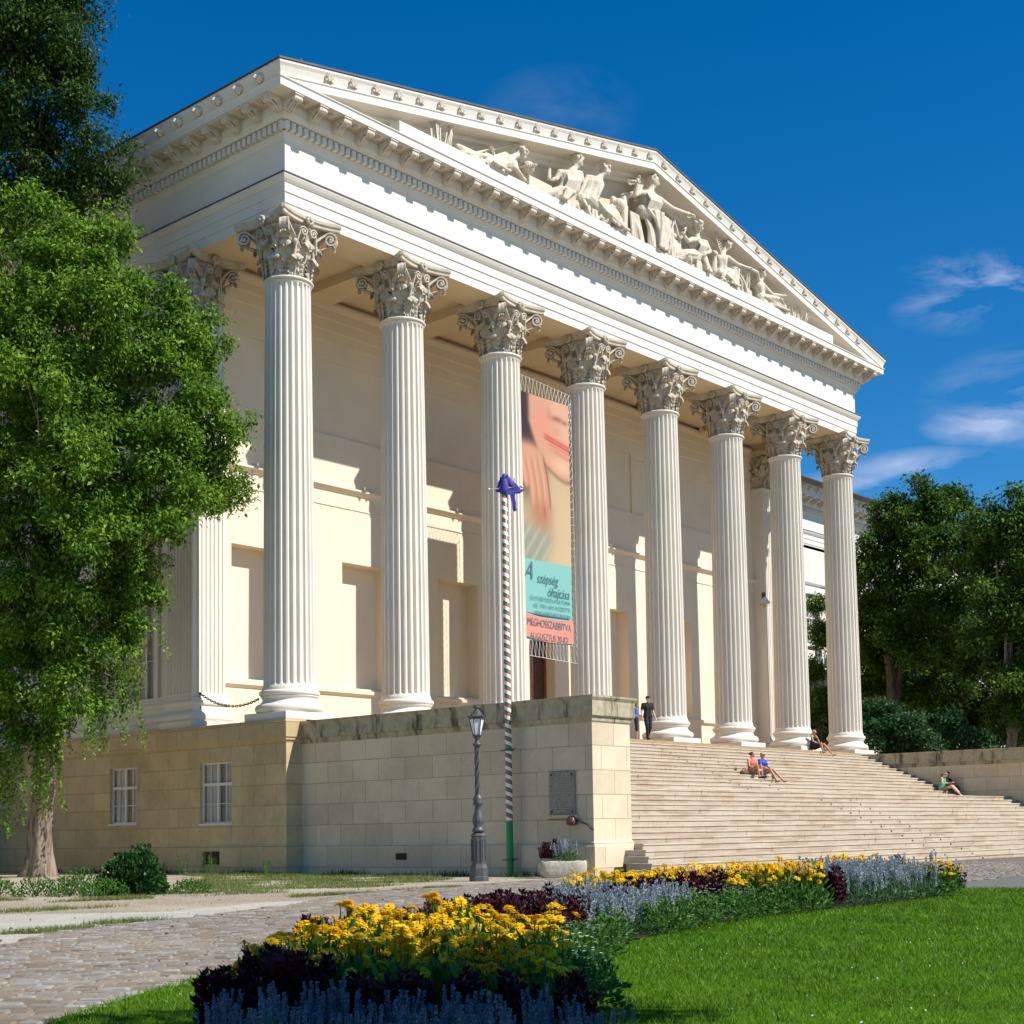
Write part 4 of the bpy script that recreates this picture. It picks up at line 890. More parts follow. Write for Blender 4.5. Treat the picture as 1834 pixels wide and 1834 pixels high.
def statue(k):
    d=ST[k]; s=dict(A=2.2,B=2.4,C=2.3,D=2.5,E=2.3,F=1.95,G=2.1)[k]
    yo=dict(sL=-1.27,eL=-1.25,hL=-1.35,sR=-1.55,eR=-1.66,hR=-1.68,kL=-1.36,aL=-1.40,kR=-1.60,aR=-1.62,hea=-1.5,nec=-1.43,che=-1.4,pel=-1.38)
    if k in 'EG': yo.update(sL=-1.5,sR=-1.36,eL=-1.6,eR=-1.5,hL=-1.66,kL=-1.62,kR=-1.42)
    if k=='D': yo.update(eL=-1.5,hL=-1.62,sL=-1.4,kL=-1.66,aL=-1.62,kR=-1.55,aR=-1.55)
    W=lambda n,y=None:V((d[n][0],(yo.get(n,-1.3) if y is None else y),d[n][1]))
    J={n:W(n) for n in ('hea','nec','che','pel','sL','eL','hL','sR','eR','hR','kL','aL','kR','aR')}
    for n in ('aL','aR'):
        J[n].z=max(J[n].z,19.5)
    fd={'A':(.8,-.5,-.3),'B':(.85,-.5,0),'C':(.5,-.85,0),'D':(.7,-.7,0),'E':(-.1,-1,0),'F':(.7,-.7,-.2),'G':(.8,-.5,-.2)}[k]; fdn=V(fd).normalized()
    J['tL']=J['aL']+V((fdn.x*.5,-.35,-.05))*.5; J['tR']=J['aR']+V((fdn.x*.5,-.35,-.05))*.5
    mb,g,lat,up=body(J,s,fd=fdn,fem=1 if k in 'BDE' else 0)
    hd=J['hea']; hu=(J['hea']-J['nec']).normalized()
    rr=random.Random(ord(k))
    for i in range(26):   # curly hair / wreath
        u=V((rr.gauss(0,1),rr.gauss(0,1),rr.gauss(0,1))).normalized()
        if u.dot(fdn)>.45 and u.dot(hu)<.5: continue
        if u.dot(hu)<-.4: continue
        mb.ell(hd+u*.095*s*V((1,1,1)).length/1.73,(.03*s,.03*s,.03*s),6,5)
    # robe: lap, legs, fold ridges
    hips=[J['pel']+lat*.09*q*s for q in (-1,1)]
    for h,a,b in ((hips[0],'kL','aL'),(hips[1],'kR','aR')):
        mb.chain([h,J[a],J[b]+V((0,0,.12))],[.118*s,.086*s,.070*s])
        for i in range(16):
            t=rr.uniform(0,1); a0=h.lerp(J[a],t)+V((rr.uniform(-.1,.1),-.12*s,.02)); b0=J[a].lerp(J[b],min(1,t+.35))+V((rr.uniform(-.15,.15),-.10*s,-.05)); b0.z=max(19.42,b0.z-rr.uniform(0,.25)); mb.cone(a0,.020*s,b0,.022*s,6)
    mb.cone(hips[0].lerp(J['kL'],.6),.10*s,hips[1].lerp(J['kR'],.6),.10*s)
    for i in range(18):   # cloth falling to the plinth
        q=rr.choice(['kL','kR','pel','pel']); a0=J[q]+V((rr.uniform(-.25,.25),-.05,-.05)); b0=V((a0.x+rr.uniform(-.2,.25),-1.58+rr.uniform(-.10,.08),19.38)); m_=a0.lerp(b0,.5)+V((rr.uniform(-.08,.08),-.08,0)); mb.chain([a0,m_,b0],[.030*s,.026*s,.034*s],6)
    if k in 'BDE':
        for i in range(12):
            t=i/11; a0=J['sL'].lerp(J['sR'],.22+.56*t)+V((0,-.06*s,0)); b0=J['pel']+lat*(t-.5)*.26*s+V((0,-.12*s,.05)); m_=a0.lerp(b0,.5)+V((0,-.07*s,0)); mb.chain([a0,m_,b0],[.014*s,.017*s,.014*s],6)
    def CH(a,b,r,y0=None,y1=None,sag=0):
        p,q=W(a,y0),W(b,y1); mb.chain([p,p.lerp(q,.5)+V((0,-.05,-sag)),q],[r,r*1.1,r],8)
    if k in 'D':
        for dx in (-.1,.0,.1,.2): mb.chain([W('v0')+V((dx*.6,.12,-.05)),W('v0').lerp(W('v1'),.5)+V((dx-.06,.15,0)),W('v1')+V((dx-.1,.15,-.2))],[.10,.10,.08],8)
        CH('c0','c1',.14,-1.1,-1.3); CH('c2','c3',.13,-1.3,-1.45); mb.chain([W('c0',-1.1)+V((.15,0,0)),W('c1',-1.2)+V((.25,0,.2))],[.12,.12]); mb.chain([W('sL'),W('c0',-1.1)],[.12,.12])
        for i in range(6): mb.chain([W('c2')+V((-.3+.1*i,-.1,.1)),W('c3')+V((-.5+.16*i,-.1,0))],[.05,.06],7)
    if k=='E':
        for a,b in (('v0','v1'),('v2','v3')):
            for q in (0,.06): CH(a,b,.075,-1.1+q,-1.1+q)
        CH('fl','fl2',.12); CH('fl','kR',.10)
    if k in 'AB':
        for dx in (0,.1,.2,-.1): mb.chain([W('d0')+V((dx,-.05,0)),W('d0').lerp(W('d1'),.5)+V((dx,-.18,.03)),W('d1')+V((dx*1.6,-.08,0))],[.06,.07,.05],7)
    if k=='B': mb.chain([J['kR'],W('d0')],[.22,.12]); mb.chain([J['pel'],V((11.1,-1.1,19.6))],[.3,.2])
    if k=='G':
        for q in (-.06,0,.06): mb.chain([W('b0')+V((q,-.1,.1)),W('b1')+V((q*.7,-.16,0))],[.06,.03],7)
    if k=='E': mb.chain([J['pel'],J['kL'],J['aL']],[.30,.26,.14])
    r=thing('pediment_statue',LB[k],'statue',(float(J['pel'].x),-1.2,19.4))
    PR('statue_body',mb,.022,M['statue'],r,2)
    def bar(nm,a,b,rad,y0=-1.3,y1=-1.3):
        m=MB(); m.tube([W(a,y0),W(b,y1)],rad,8); P(nm,m,M['statue'],r)
    def wreath(p):
        m=MB(); 
        for i in range(14): a=2*math.pi*i/14; m.ell(p+V((math.cos(a)*.20,math.sin(a)*.14,.02*math.sin(3*a))),(.06,.05,.045),6,4)
        P('wreath',m,M['statue'],r)
    if k=='A': bar('staff','sp0','sp1',.045,-1.25,-1.35)
    if k=='F': 
        bar('rod','s0','s1',.05,-1.2,-1.3); m=MB(); p0,p1=W('pm0',-1.5),W('pm1',-1.4); m.tube([p0,p0.lerp(p1,.5)+V((-.05,0,0)),p1],[.03,.025,.01],6)
        for i in range(11):
            t=.15+.08*i; c=p0.lerp(p1,t)
            for q in (-1,1): e=c+V((q*.20*(1-.5*t),-.02,.14)); m.cone(c,.02,e,.012,5)
        P('palm_branch',m,M['statue'],r)
        m=MB(); c=W('ch',-1.5); m.ell(c,.15); m.cone(c+V((0,0,-.15)),.10,W('ch2',-1.45)+V((0,0,-.4)),.17); 
        for i in range(10): a=rr.uniform(0,6.28); m.ell(c+V((math.cos(a)*.11,rr.uniform(-.02,.1),.06+.06*math.sin(a))),.05)
        PR('child_bust',m,.03,M['statue'],r,1)
    if k=='B': m=MB(); a,b=W('fig0',-1.12),W('fig1',-1.12); m.chain([a,a.lerp(b,.7)],[.09,.06]); m.ell(b+V((0,0,-.02)),.055); m.cone(a.lerp(b,.65)+V((-.06,0,0)),.03,a.lerp(b,.55)+V((.06,0,.1)),.03); PR('figurine',m,.02,M['statue'],r,1)
    if k=='D': wreath(W('w1',-1.5)); wreath(W('w2',-1.55))
    if k=='E':
        m=MB(); t0,t1=W('tb0'),W('tb1'); m.add([(t0.x,-1.55,t0.z),(t0.x+.13,-1.5,t0.z+.03),(t1.x+.13,-1.5,t1.z+.03),(t1.x,-1.55,t1.z),(t0.x-.25,-1.0,t0.z-.05),(t0.x-.12,-.95,t0.z),(t1.x-.12,-.95,t1.z),(t1.x-.25,-1.0,t1.z-.05)],[(0,3,2,1),(4,5,6,7),(0,1,5,4),(3,7,6,2),(1,2,6,5),(0,4,7,3)]); P('tablet',m,M['statue'],r)
    if k=='G':
        m=MB(); c=W('ur',-1.45); m.lathe([(0,-.02),(.16,0),(.24,.12),(.26,.22),(.20,.34),(.13,.40),(.17,.46)],14,(c.x,c.y,c.z-.22)); m.tube([c+V((.1,0,.2)),c+V((.35,0,.15)),c+V((.42,-.05,-.1))],[.07,.1,.05],8); P('urn',m,M['statue'],r)
    return r
for k in ST: statue(k)
# globe on a pedestal, block, lion, tablet stand, reeds and plants carved in the pediment
g_=thing('carved_globe','carved globe with ring on a block beside the reclining statue','sculpture',(10.5,-1.2,19.4)); m=MB(); m.ell((10.19,-1.2,20.33),.24,16,12)
for i in range(24): a=2*math.pi*i/24; m.ell((10.19+.30*math.cos(a),-1.2+.30*math.sin(a),20.36+.10*math.cos(a)),.04,6,4)
P('globe',m,M['statue'],g_); m=MB(); m.lathe([(.13,0),(.07,.06),(.05,.14),(.10,.22)],12,(10.19,-1.2,19.93)); P('globe_stand',m,M['statue'],g_); m=MB(); m.box(9.95,11.25,-1.45,-.78,19.402,19.93,.02); P('block',m,M['statue'],g_)
l_=thing('carved_lion','carved lion crouching behind the leaning statue','sculpture',(15.2,-1.0,19.4)); m=MB(); m.ell((15.3,-.98,20.25),(.75,.26,.42)); m.ell((15.75,-1.1,20.75),.28); m.ell((15.95,-1.2,20.68),.14); m.cone((15.6,-1.1,20.3),.14,(15.9,-1.35,19.6),.09); m.cone((14.9,-1.1,20.1),.2,(14.7,-1.25,19.6),.1)
for i in range(22): a=rng.uniform(0,6.28); m.ell((15.62+.30*math.cos(a),-1.05+rng.uniform(-.1,.1),20.72+.30*math.sin(a)),.09,6,5)
PR('lion_body',m,.03,M['statue'],l_,2)
t_=thing('carved_throne','carved block with stepped side behind the central statue','sculpture',(18.9,-1.1,19.4)); m=MB(); m.box(18.75,19.42,-1.50,-.9,19.402,20.3,.03); m.box(17.0,18.6,-1.05,-.75,19.402,20.9,.03); P('block',m,M['statue'],t_); m=MB(); m.ell((19.05,-1.3,20.72),.16); m.cone((19.05,-1.25,20.5),.2,(19.05,-1.25,20.3),.24); m.ell((18.95,-1.45,20.4),.13); PR('small_bust',m,.03,M['statue'],t_,1)
def reeds(label,cx,n,h,w,seed):
    rr=random.Random(seed); t=thing('carved_reeds',label,'sculpture',(cx,-1.45,19.4)); m=MB()
    for i in range(n):
        x=cx+rr.uniform(-w,w)*.5; hh=h*rr.uniform(.5,1); dx=(x-cx)*.7+rr.uniform(-.15,.15)
        y=-1.45+rr.uniform(-.15,.15); m.tube([(x,y,19.38),(x+dx*.4,y-.03,19.4+hh*.6),(x+dx,y-.06,19.4+hh)],[.03,.04,.006],5,flat=.4)
    P('leaf_blades',m,M['statue'],t)
reeds('carved broad leaves at the left corner of the pediment',5.35,16,1.15,.9,1); reeds('carved reeds between the young and the bearded statue',24.2,9,1.1,.4,2); reeds('carved reeds at the right corner of the pediment',28.7,14,.75,1.2,3)
# ------------------------------------------------------------------ banner
bn=thing('exhibition_banner','tall painted exhibition banner laced between the third and fourth columns','banner',(12.3,0,3.4))
bx0,bx1,bz0,bz1=10.86,13.76,3.50,12.62
NU,NVb=130,400
uu,vv=np.meshgrid(np.linspace(0,1,NU+1),np.linspace(0,1,NVb+1))
Vb=np.stack([bx0+(bx1-bx0)*uu,0.008*np.sin(uu*5)+.006*np.sin(vv*9)-.0*uu,bz0+(bz1-bz0)*vv],-1).reshape(-1,3)
idx=np.arange((NU+1)*(NVb+1)).reshape(NVb+1,NU+1); Fb=np.stack([idx[:-1,:-1],idx[:-1,1:],idx[1:,1:],idx[1:,:-1]],-1).reshape(-1,4)
def paint(u,v):
    t=1-v; c=np.zeros(u.shape+(3,)); sg=lambda x,w:1/(1+np.exp(-np.clip(x/w,-40,40))); c[:]=(.035,.02,.028)
    def over(m,col):
        nonlocal c; c=c*(1-m[...,None])+np.asarray(col)*m[...,None]
    y=t*3.14; G_=lambda a,b,ra,rb:np.exp(-(((u-a)/ra)**2+((y-b)/rb)**2))
    over(sg(y-1.75,.12),(.50,.42,.26)); over(sg(u-.52,.05)*sg(y-1.10,.05),(.56,.43,.27)); over(sg(u-.55,.12)*sg(y-1.6,.3)*.6,(.66,.56,.38))
    jaw=.20+.02*y+.42*np.maximum(0,y-.45)**1.25; chin=1.34-.9*np.maximum(0,.92-u)**1.6
    over(sg(u-jaw,.015)*sg(chin-y,.02),(.62,.35,.24)); face=sg(u-jaw,.03)*sg(chin-y,.04)
    over(G_(.95,.45,.28,.5)*.55*face,(.74,.50,.36)); over(G_(.42,.42,.16,.34)*.6*face,(.72,.27,.20)); over(G_(.86,1.12,.22,.15)*.7*face,(.76,.54,.38))
    over(sg(u-.62,.03)*sg(.99-u,.03)*sg(.33-y,.03)*.35,(.74,.46,.34)); over(G_(.76,.30,.13,.055)*.9,(.33,.10,.07)); over(G_(.92,.33,.07,.04)*.7,(.30,.09,.07)); over(G_(.60,.24,.05,.10)*.6,(.50,.22,.15))
    l0=.60+.26*(u-.5); over(G_(.74,.52,.08,.09)*.4*face,(.48,.22,.15))
    up_=np.exp(-((y-l0-.035)/.045)**2)*sg(u-.50,.02); over(up_*.9,(.60,.10,.08)); lo_=np.exp(-((y-l0-.135)/.055)**2)*sg(u-.56,.03); over(lo_*.85,(.70,.20,.16)); over(np.exp(-((y-l0-.085)/.011)**2)*sg(u-.50,.02)*.9,(.22,.03,.03)); over(np.exp(-((y-l0-.235)/.04)**2)*sg(u-.62,.04)*.45,(.42,.18,.12))
    over(np.exp(-((y-chin-.03)/.05)**2)*sg(u-.50,.03)*.75,(.30,.15,.09))
    for i,(a,w,y1) in enumerate([(.03,.075,1.60),(.15,.08,1.98),(.275,.08,2.12),(.395,.075,1.92)]):
        cx_=a+.13*(y-.95)+.03*np.sin((y-1)*3); m=np.exp(-((u-cx_)/w)**4)*sg(y-.88-.02*i,.03)*sg(y1-y-8*(u-cx_)**2,.025); over(m,(.60-.02*i,.29,.18)); over(np.exp(-((u-cx_+.02)/.03)**2)*m*.5,(.74,.46,.32)); over(np.exp(-((u-cx_-w*.9)/.014)**2)*sg(y-1.0,.03)*sg(y1-y,.03)*.8,(.20,.07,.04))
    over(G_(.22,.98,.24,.15)*.9,(.62,.34,.23)); over(sg(u-.22,.05)*sg(.62-u,.05)*sg(y-1.82,.07)*sg(2.42-y,.1)*.75,(.42,.16,.09))
    fab=sg(.50-u-.35*(y-2.75),.05)*sg(y-2.18-.3*u,.06); over(fab,(.30,.34,.27)); over(fab*np.maximum(0,np.sin(u*34+y*20))*.45,(.52,.55,.46))
    return np.clip(c*np.array([.80,.72,.66]),0,1)
tt=1-vv; img=paint(uu,vv*1.0 if False else 1-(tt/.715)*.955)
# lower printed fields
fld=lambda a,b:((tt>=a)&(tt<b))
img[tt>=.675]=(.19,.42,.37); img[tt>=.985-.008]=(.45,.66,.66)
mb_=npmesh('banner_fabric',Vb,Fb,simple('tmpb',(1,1,1)),bn,None,True); mb_.data.transform(Matrix.Translation(-bn.location))
ca=mb_.data.color_attributes.new('print','FLOAT_COLOR','POINT'); cc=np.ones((len(Vb),4),np.float32); cc[:,:3]=img.reshape(-1,3); ca.data.foreach_set('color',cc.ravel())
t=NT('printed_banner'); a=t.node('ShaderNodeVertexColor',layer_name='print'); t.col(a.outputs[0]); t.set(.6,0,.3); mb_.data.materials[0]=t.m
navy=simple('navy_print_ink',(.05,.16,.19),.7); salmon=simple('salmon_strip_cloth',(.66,.22,.16),.7,0,.06,3)
Zt=lambda q: bz1-(bz1-bz0)*q
w=MB(); n=20; rows=[]
for i in range(n+1):
    u=i/n; x=bx0+.06+(bx1-bx0-.06)*u; sag=-.10*math.sin(math.pi*u)-.06*u; rows.append([(x,-.05-.008*math.sin(v_*9+u*4),Zt(.845+.095*v_)+sag) for v_ in [j/10 for j in range(11)]])
w.grid(rows); strip=P('extension_strip',w,salmon,bn)
def text(s,x,z,size,mat,parent,y=-.024,shear=0,align='LEFT',name='lettering',sx=1.0,rx=0.0,bold=0):
    cu=bpy.data.curves.new('t','FONT'); cu.body=s; cu.size=size; cu.shear=shear; cu.align_x=align; cu.offset=bold; cu.extrude=.0
    o=bpy.data.objects.new('t',cu); COL.objects.link(o); dg=bpy.context.evaluated_depsgraph_get(); me=bpy.data.meshes.new_from_object(o.evaluated_get(dg)); bpy.data.objects.remove(o)
    me.transform(Matrix.Translation((x,y,z))@Matrix.Rotation(rx,4,'Y')@Matrix.Rotation(R(90),4,'X')@Matrix.Diagonal((sx,1,1,1))); me.transform(Matrix.Translation(-wloc(parent))); me.materials.clear(); me.materials.append(mat)
    ob=bpy.data.objects.new(name,me); COL.objects.link(ob); ob.parent=parent; return ob
text('A',bx0+.10,Zt(.755),.95,navy,bn,shear=.45,sx=.8); text('szépség',bx0+.86,Zt(.762),.50,navy,bn,shear=.3,sx=.78,bold=0); text('óhajtása',bx1-.18,Zt(.812),.50,navy,bn,shear=.3,align='RIGHT',sx=.78,bold=0)
text('ÖLTÖZKÖDÉS-KULTÚRA',bx1-.14,Zt(.858)+.20,.20,navy,bn,align='RIGHT',sx=1.02); text('AZ 1790–1815 KÖZÖTTI',bx1-.14,Zt(.858)-.06,.20,navy,bn,align='RIGHT',sx=.98); text('MAGYARORSZÁGON',bx1-.14,Zt(.858)-.32,.20,navy,bn,align='RIGHT',sx=1.05)
bn.children[0]
w=MB(); w.box(bx0+.02,bx1-.2,-.03,-.022,Zt(.893)-.02,Zt(.893)+.025); P('printed_rule',w,navy,bn)
for c_ in list(bn.children):
    if c_.name.startswith('extension_strip'): c_.location.z-=.42
text('MEGHOSSZABBÍTVA',(bx0+bx1)/2+.03,Zt(.93)-.13,.40,navy,bn,y=-.066,align='CENTER',sx=.70,rx=R(1.2),bold=0); text('AUGUSZTUS 20-IG!',(bx0+bx1)/2+.03,Zt(.93)-.60,.36,navy,bn,y=-.066,align='CENTER',sx=.72,rx=R(.8),bold=0)
w=MB(); ro=.008
def zig(a0,a1,b0,b1,n):
    a0,a1,b0,b1=map(V,(a0,a1,b0,b1)); pts=[]
    for i in range(n+1): t=i/n; pts.append(a0.lerp(a1,t) if i%2==0 else b0.lerp(b1,t))
    for i in range(n): w.tube([pts[i],pts[i+1]],ro,4,False,False)
    w.tube([b0,b1],ro*1.2,4,False,False)
zig((bx0,0,bz1),(bx1,0,bz1),(bx0-.1,0,bz1+.62),(bx1+.15,0,bz1+.42),30); zig((bx0,0,bz0),(bx1,0,bz0),(bx0,0,bz0-.55),(bx1+.25,0,bz0-.65),30); zig((bx1,0,bz1),(bx1,0,bz0),(bx1+.14,0,bz1+.3),(bx1+.28,0,bz0-.55),64); zig((bx0,0,bz1),(bx0,0,bz0),(bx0-.14,0,bz1+.3),(bx0-.14,0,bz0-.3),64)
P('lacing_rope',w,M['rope'],bn)
# ------------------------------------------------------------------ lamppost, pole, planter, plaque, bell, chains, camera
lp=thing('street_lamp','grey cast iron street lamp with twisted shaft and glass lantern in front of the wall','street lamp',(-3.6,-10.89,G))
def oct_(mb,prof,seg=8,a0=R(22.5),smooth=False): mb.lathe(prof,seg,(0,0,0),smooth,True,a0)
m=MB(); oct_(m,[(.24,0),(.24,.10),(.22,.12),(.22,.30),(.19,.36),(.175,.40),(.175,1.02),(.19,1.05),(.16,1.10),(.10,1.12)]); 
for i in range(8):
    a=R(45*i); c=V((math.cos(a),math.sin(a),0)); s_=V((-math.sin(a),math.cos(a),0))
    for q in (-1,1): m.tube([c*.168+s_*.045*q+V((0,0,.46)),c*.168+s_*.045*q+V((0,0,.96))],.010,5)
P('base_pedestal',m,M['iron'],lp,True)
m=MB(); m.lathe([(.09,1.12),(.14,1.14),(.15,1.18),(.12,1.22),(.10,1.26),(.13,1.34),(.14,1.40),(.12,1.50),(.085,1.62),(.075,1.72),(.10,1.76),(.13,1.80),(.10,1.84),(.125,1.90),(.09,1.96),(.065,2.0)],20); P('baluster',m,M['iron'],lp,True)
m=MB(); rows=[]
for i in range(61):
    z=2.0+1.12*i/60; rows.append([((.055+.016*math.cos(5*(a_:=2*math.pi*k/30)-i*.42))*math.cos(a_),(.055+.016*math.cos(5*a_-i*.42))*math.sin(a_),z) for k in range(30)])
m.grid(rows[::-1],True,closev=True); m.lathe([(.06,3.12),(.09,3.14),(.11,3.17),(.09,3.20),(.05,3.22),(.045,3.30),(.09,3.34),(.06,3.37)],16); P('twisted_shaft',m,M['iron'],lp,True)
m=MB()
def hexring(z,r,th,h): m.lathe([(r,z),(r+th,z),(r+th,z+h),(r,z+h),(r,z)],6,smooth=False,a0=R(15))
hexring(3.37,.085,.02,.03); hexring(3.76,.165,.025,.035); hexring(3.80,.185,.03,.02)
for i in range(6): a=R(15+60*i); m.tube([(.098*math.cos(a),.098*math.sin(a),3.38),(.18*math.cos(a),.18*math.sin(a),3.78)],.010,5)
for i in range(6):
    a=R(15+60*i); m.ell((.215*math.cos(a),.215*math.sin(a),3.84),(.018,.018,.03),6,4)
    a2=a+R(30); c=V((.17*math.cos(a2),.17*math.sin(a2),3.82)); s_=V((-math.sin(a2),math.cos(a2),0)); u_=V((-math.cos(a2)*.04,-math.sin(a2)*.04,.09)); m.add([c-s_*.05,c+s_*.05,c+u_,c-s_*.05-V((math.cos(a2),math.sin(a2),0))*.02,c+s_*.05-V((math.cos(a2),math.sin(a2),0))*.02],[(0,1,2),(4,3,2)])
for q in (-1,1): m.tube([(0,.05*q,3.33),(0,.12*q,3.36),(0,.14*q,3.42),(0,.10*q,3.44)],.009,5)
P('lantern_frame',m,M['iron'],lp,True)
m=MB(); m.lathe([(.20,3.82),(.14,3.86),(.085,3.95),(.05,3.98),(.04,4.0),(.065,4.02),(.075,4.06),(.05,4.075)],12); 
for i in range(6): a=R(60*i); m.cone((.055*math.cos(a),.055*math.sin(a),4.06),.014,(.065*math.cos(a),.065*math.sin(a),4.11),.008,5)
P('lantern_roof',m,M['iron'],lp,True)
m=MB(); m.lathe([(.088,3.40),(.168,3.76)],6,smooth=False,a0=R(15)); P('glass_panes',m,M['lampglass'],lp,True)
fp=thing('flagpole','tall pole striped red, white and green standing against the stone wall','pole',(-.62,-9.26,G))
m=MB(); m.lathe([(.088,0),(.085,4),(.078,10.0),(.05,10.03)],20,cap=True); P('striped_pole',m,M['pole'],fp,True)
m=MB()
for z in (.42,3.22): m.tube([(-.14,-.02,z),(.16,-.02,z)],.016,6); m.tube([(.02,-.22,z+.02),(.02,.28,z-.01)],.016,6); m.lathe([(.10,-.03),(.10,.03)],16,(0,0,z))
P('bracket',m,M['gpaint'],fp,True)
m=MB(); m.tube([(-.30,.26,9.98),(.26,-.36,10.04)],.02,8); m.ell((-.31,.27,9.98),.04,8,6); m.ell((.27,-.37,10.04),.04,8,6); m.lathe([(.06,9.98),(.07,10.2),(.03,10.35)],10,cap=True); P('cross_bar',m,M['brass'],fp,True)
fl=thing('furled_flag','violet blue cloth flag wound round the top of the striped pole','flag',(-.62,-9.26,G+9.8)); m=MB(); rows=[]
dr=V((.66,-.75,0))
def sheet(pts0,pts1,n=10,wob=.03):
    rows=[]
    for i in range(n+1):
        t=i/n; row=[]
        for j in range(n+1):
            s_=j/n; a=V(pts0[0]).lerp(V(pts0[1]),t); b=V(pts1[0]).lerp(V(pts1[1]),t); p=a.lerp(b,s_); p+=V((.3,-.6,0))*(wob*math.sin(t*7+s_*5)+wob*.6*math.sin(s_*13)); row.append(tuple(p))
        rows.append(row)
    m.grid(rows)
sheet((dr*-.28+V((0,-.10,.14)),V((-.02,-.10,.56))),(dr*.40+V((0,-.08,.10)),V((.12,-.12,.50)))); sheet((dr*-.20+V((0,-.13,.18)),dr*.42+V((0,-.1,.17))),(dr*-.02+V((0,-.15,.02)),dr*.36+V((0,-.1,.06)))); sheet((dr*.0+V((0,-.13,.10)),dr*.14+V((0,-.13,.10))),(dr*.15+V((0,-.12,-.42)),dr*.24+V((0,-.12,-.38))),10,.02); sheet((dr*.1+V((0,-.16,.52)),dr*.2+V((0,-.1,.3))),(dr*.16+V((0,-.12,.1)),dr*.42+V((0,-.1,.1))))
sheet((V((.06,.10,.56)),V((-.1,.1,.5))),(V((.2,.1,.1)),V((-.2,.12,.12))))
m.chain([(0,0,.15),(0,0,.40),(0.0,0,.56)],[.13,.10,.05],10); ff=P('flag_cloth',m,M['blueflag'],fl,True)
# plaque
pq=thing('wall_plaque','grey stone plaque with worn inscription fixed to the side wall by four bolts','plaque',(-.38,-10.82,-3.02)); m=MB(); m.box(-.42,-.361,-11.23,-10.41,-3.0,-1.92,.01); P('slab',m,M['bronze'],pq)
m=MB(); rr=random.Random(5)
for i in range(13):
    z=-2.06-.066*i; L=rr.uniform(.18,.30); y=-10.82+L
    while y>-10.82-L:
        ww=rr.uniform(.03,.09); m.box(-.428,-.4195,y-ww,y,z-.011,z+.011); y-=ww+.022
P('inscription_lines',m,M['bronzet'],pq); m=MB()
for y in (-11.15,-10.50):
    for z in (-2.0,-2.92): m.ell((-.43,y,z),(.02,.028,.028),8,6)
P('bolts',m,M['vent'],pq); m=MB(); m.box(-.46,-.361,-11.3,-10.35,-3.09,-3.003,.01); P('ledge',m,M['cheek'],pq)
bl=thing('wall_bell','small brown metal bell box with cable below the plaque','bell',(-.45,-11.17,-3.15)); m=MB(); m.lathe([(.03,0),(.13,.02),(.14,.10),(.10,.20),(.05,.24)],12,(-.47,-11.17,-3.27)); m.box(-.44,-.361,-11.25,-11.09,-3.2,-3.02,.01); P('bell_housing',m,M['brown'],bl); m=MB(); m.tube([(-.40,-11.2,-3.14),(-.42,-11.4,-3.18),(-.40,-11.6,-3.26),(-.42,-11.72,-3.36),(-.40,-11.80,-3.38)],.018,6); m.tube([(-.385,-10.3,-3.12),(-.385,-11.1,-3.13)],.008,5); P('cable',m,M['brown'],bl)
# low vent in the wall
vt=thing('wall_vent','small dark grille low in the side wall left of the lamp','vent',(-.43,-4.9,-4.1)); m=MB(); m.box(-.455,-.431,-5.35,-4.95,-4.12,-3.94); 
for i in range(5): m.box(-.47,-.4552,-5.34,-4.96,-4.10+.035*i,-4.085+.035*i)
P('grille',m,M['vent'],vt)
def chainobj(label,p0,p1,sag,tail=None,name='chain'):
    p0,p1=V(p0),V(p1); r=thing(name,label,'chain',tuple((p0+p1)/2)); m=MB(); L=(p1-p0).length*1.08; n=int(L/.105); prev=None
    def pt(t): return p0.lerp(p1,t)-V((0,0,sag*4*t*(1-t)))
    def lnk(c,d,k):
        d.normalize(); u=d.cross(V((0,0,1))); 
        if u.length<.1: u=V((1,0,0))
        u.normalize(); wv=d.cross(u); ax=u if k%2 else wv; pts=[c+d*.062*math.cos(a)+ax*.036*math.sin(a) for a in [2*math.pi*i/10 for i in range(11)]]; m.tube(pts,.013,5,True,False)
    for k in range(n): t=(k+.5)/n; lnk(pt(t),pt(min(1,t+.01))-pt(max(0,t-.01)),k)
    if tail:
        for k in range(int(tail/.1)): lnk(p0-V((.02*math.sin(k),0,.1*k+.06)),V((.1*math.sin(k*2),0,-1)),k)
    m.ell(p0,.04,8,6); m.ell(p1,.04,8,6); P('links',m,M['chain'],r)
chainobj('rusty chain sagging between the corner pilaster and the first column',(-.45,3.80,1.12),(-.62,.72,.70),.30,.6)
chainobj('short rusty chain between the right pilaster and the last columns',(E-.1,3.75,1.0),(E-.4,.75,.62),.30)
dc=thing('dome_camera','white dome security camera on a bracket on the right corner pilaster','camera',(E-.62,3.9,7.7)); m=MB(); m.tube([(E-.59,3.95,8.15),(E-.85,3.75,8.15),(E-.9,3.7,8.0)],.03,6); m.box(E-.62,E-.585,3.86,4.04,7.95,8.3,.01); P('bracket',m,M['iron'],dc); m=MB(); m.lathe([(.05,.0),(.10,-.05),(.26,-.26),(.28,-.30)],20,(E-.9,3.7,8.0)); P('housing',m,M['winw'],dc); m=MB(); m.lathe([(.24,0),(.22,-.10),(.14,-.19),(.01,-.22)],20,(E-.9,3.7,7.70)); P('dome',m,M['glass'],dc)
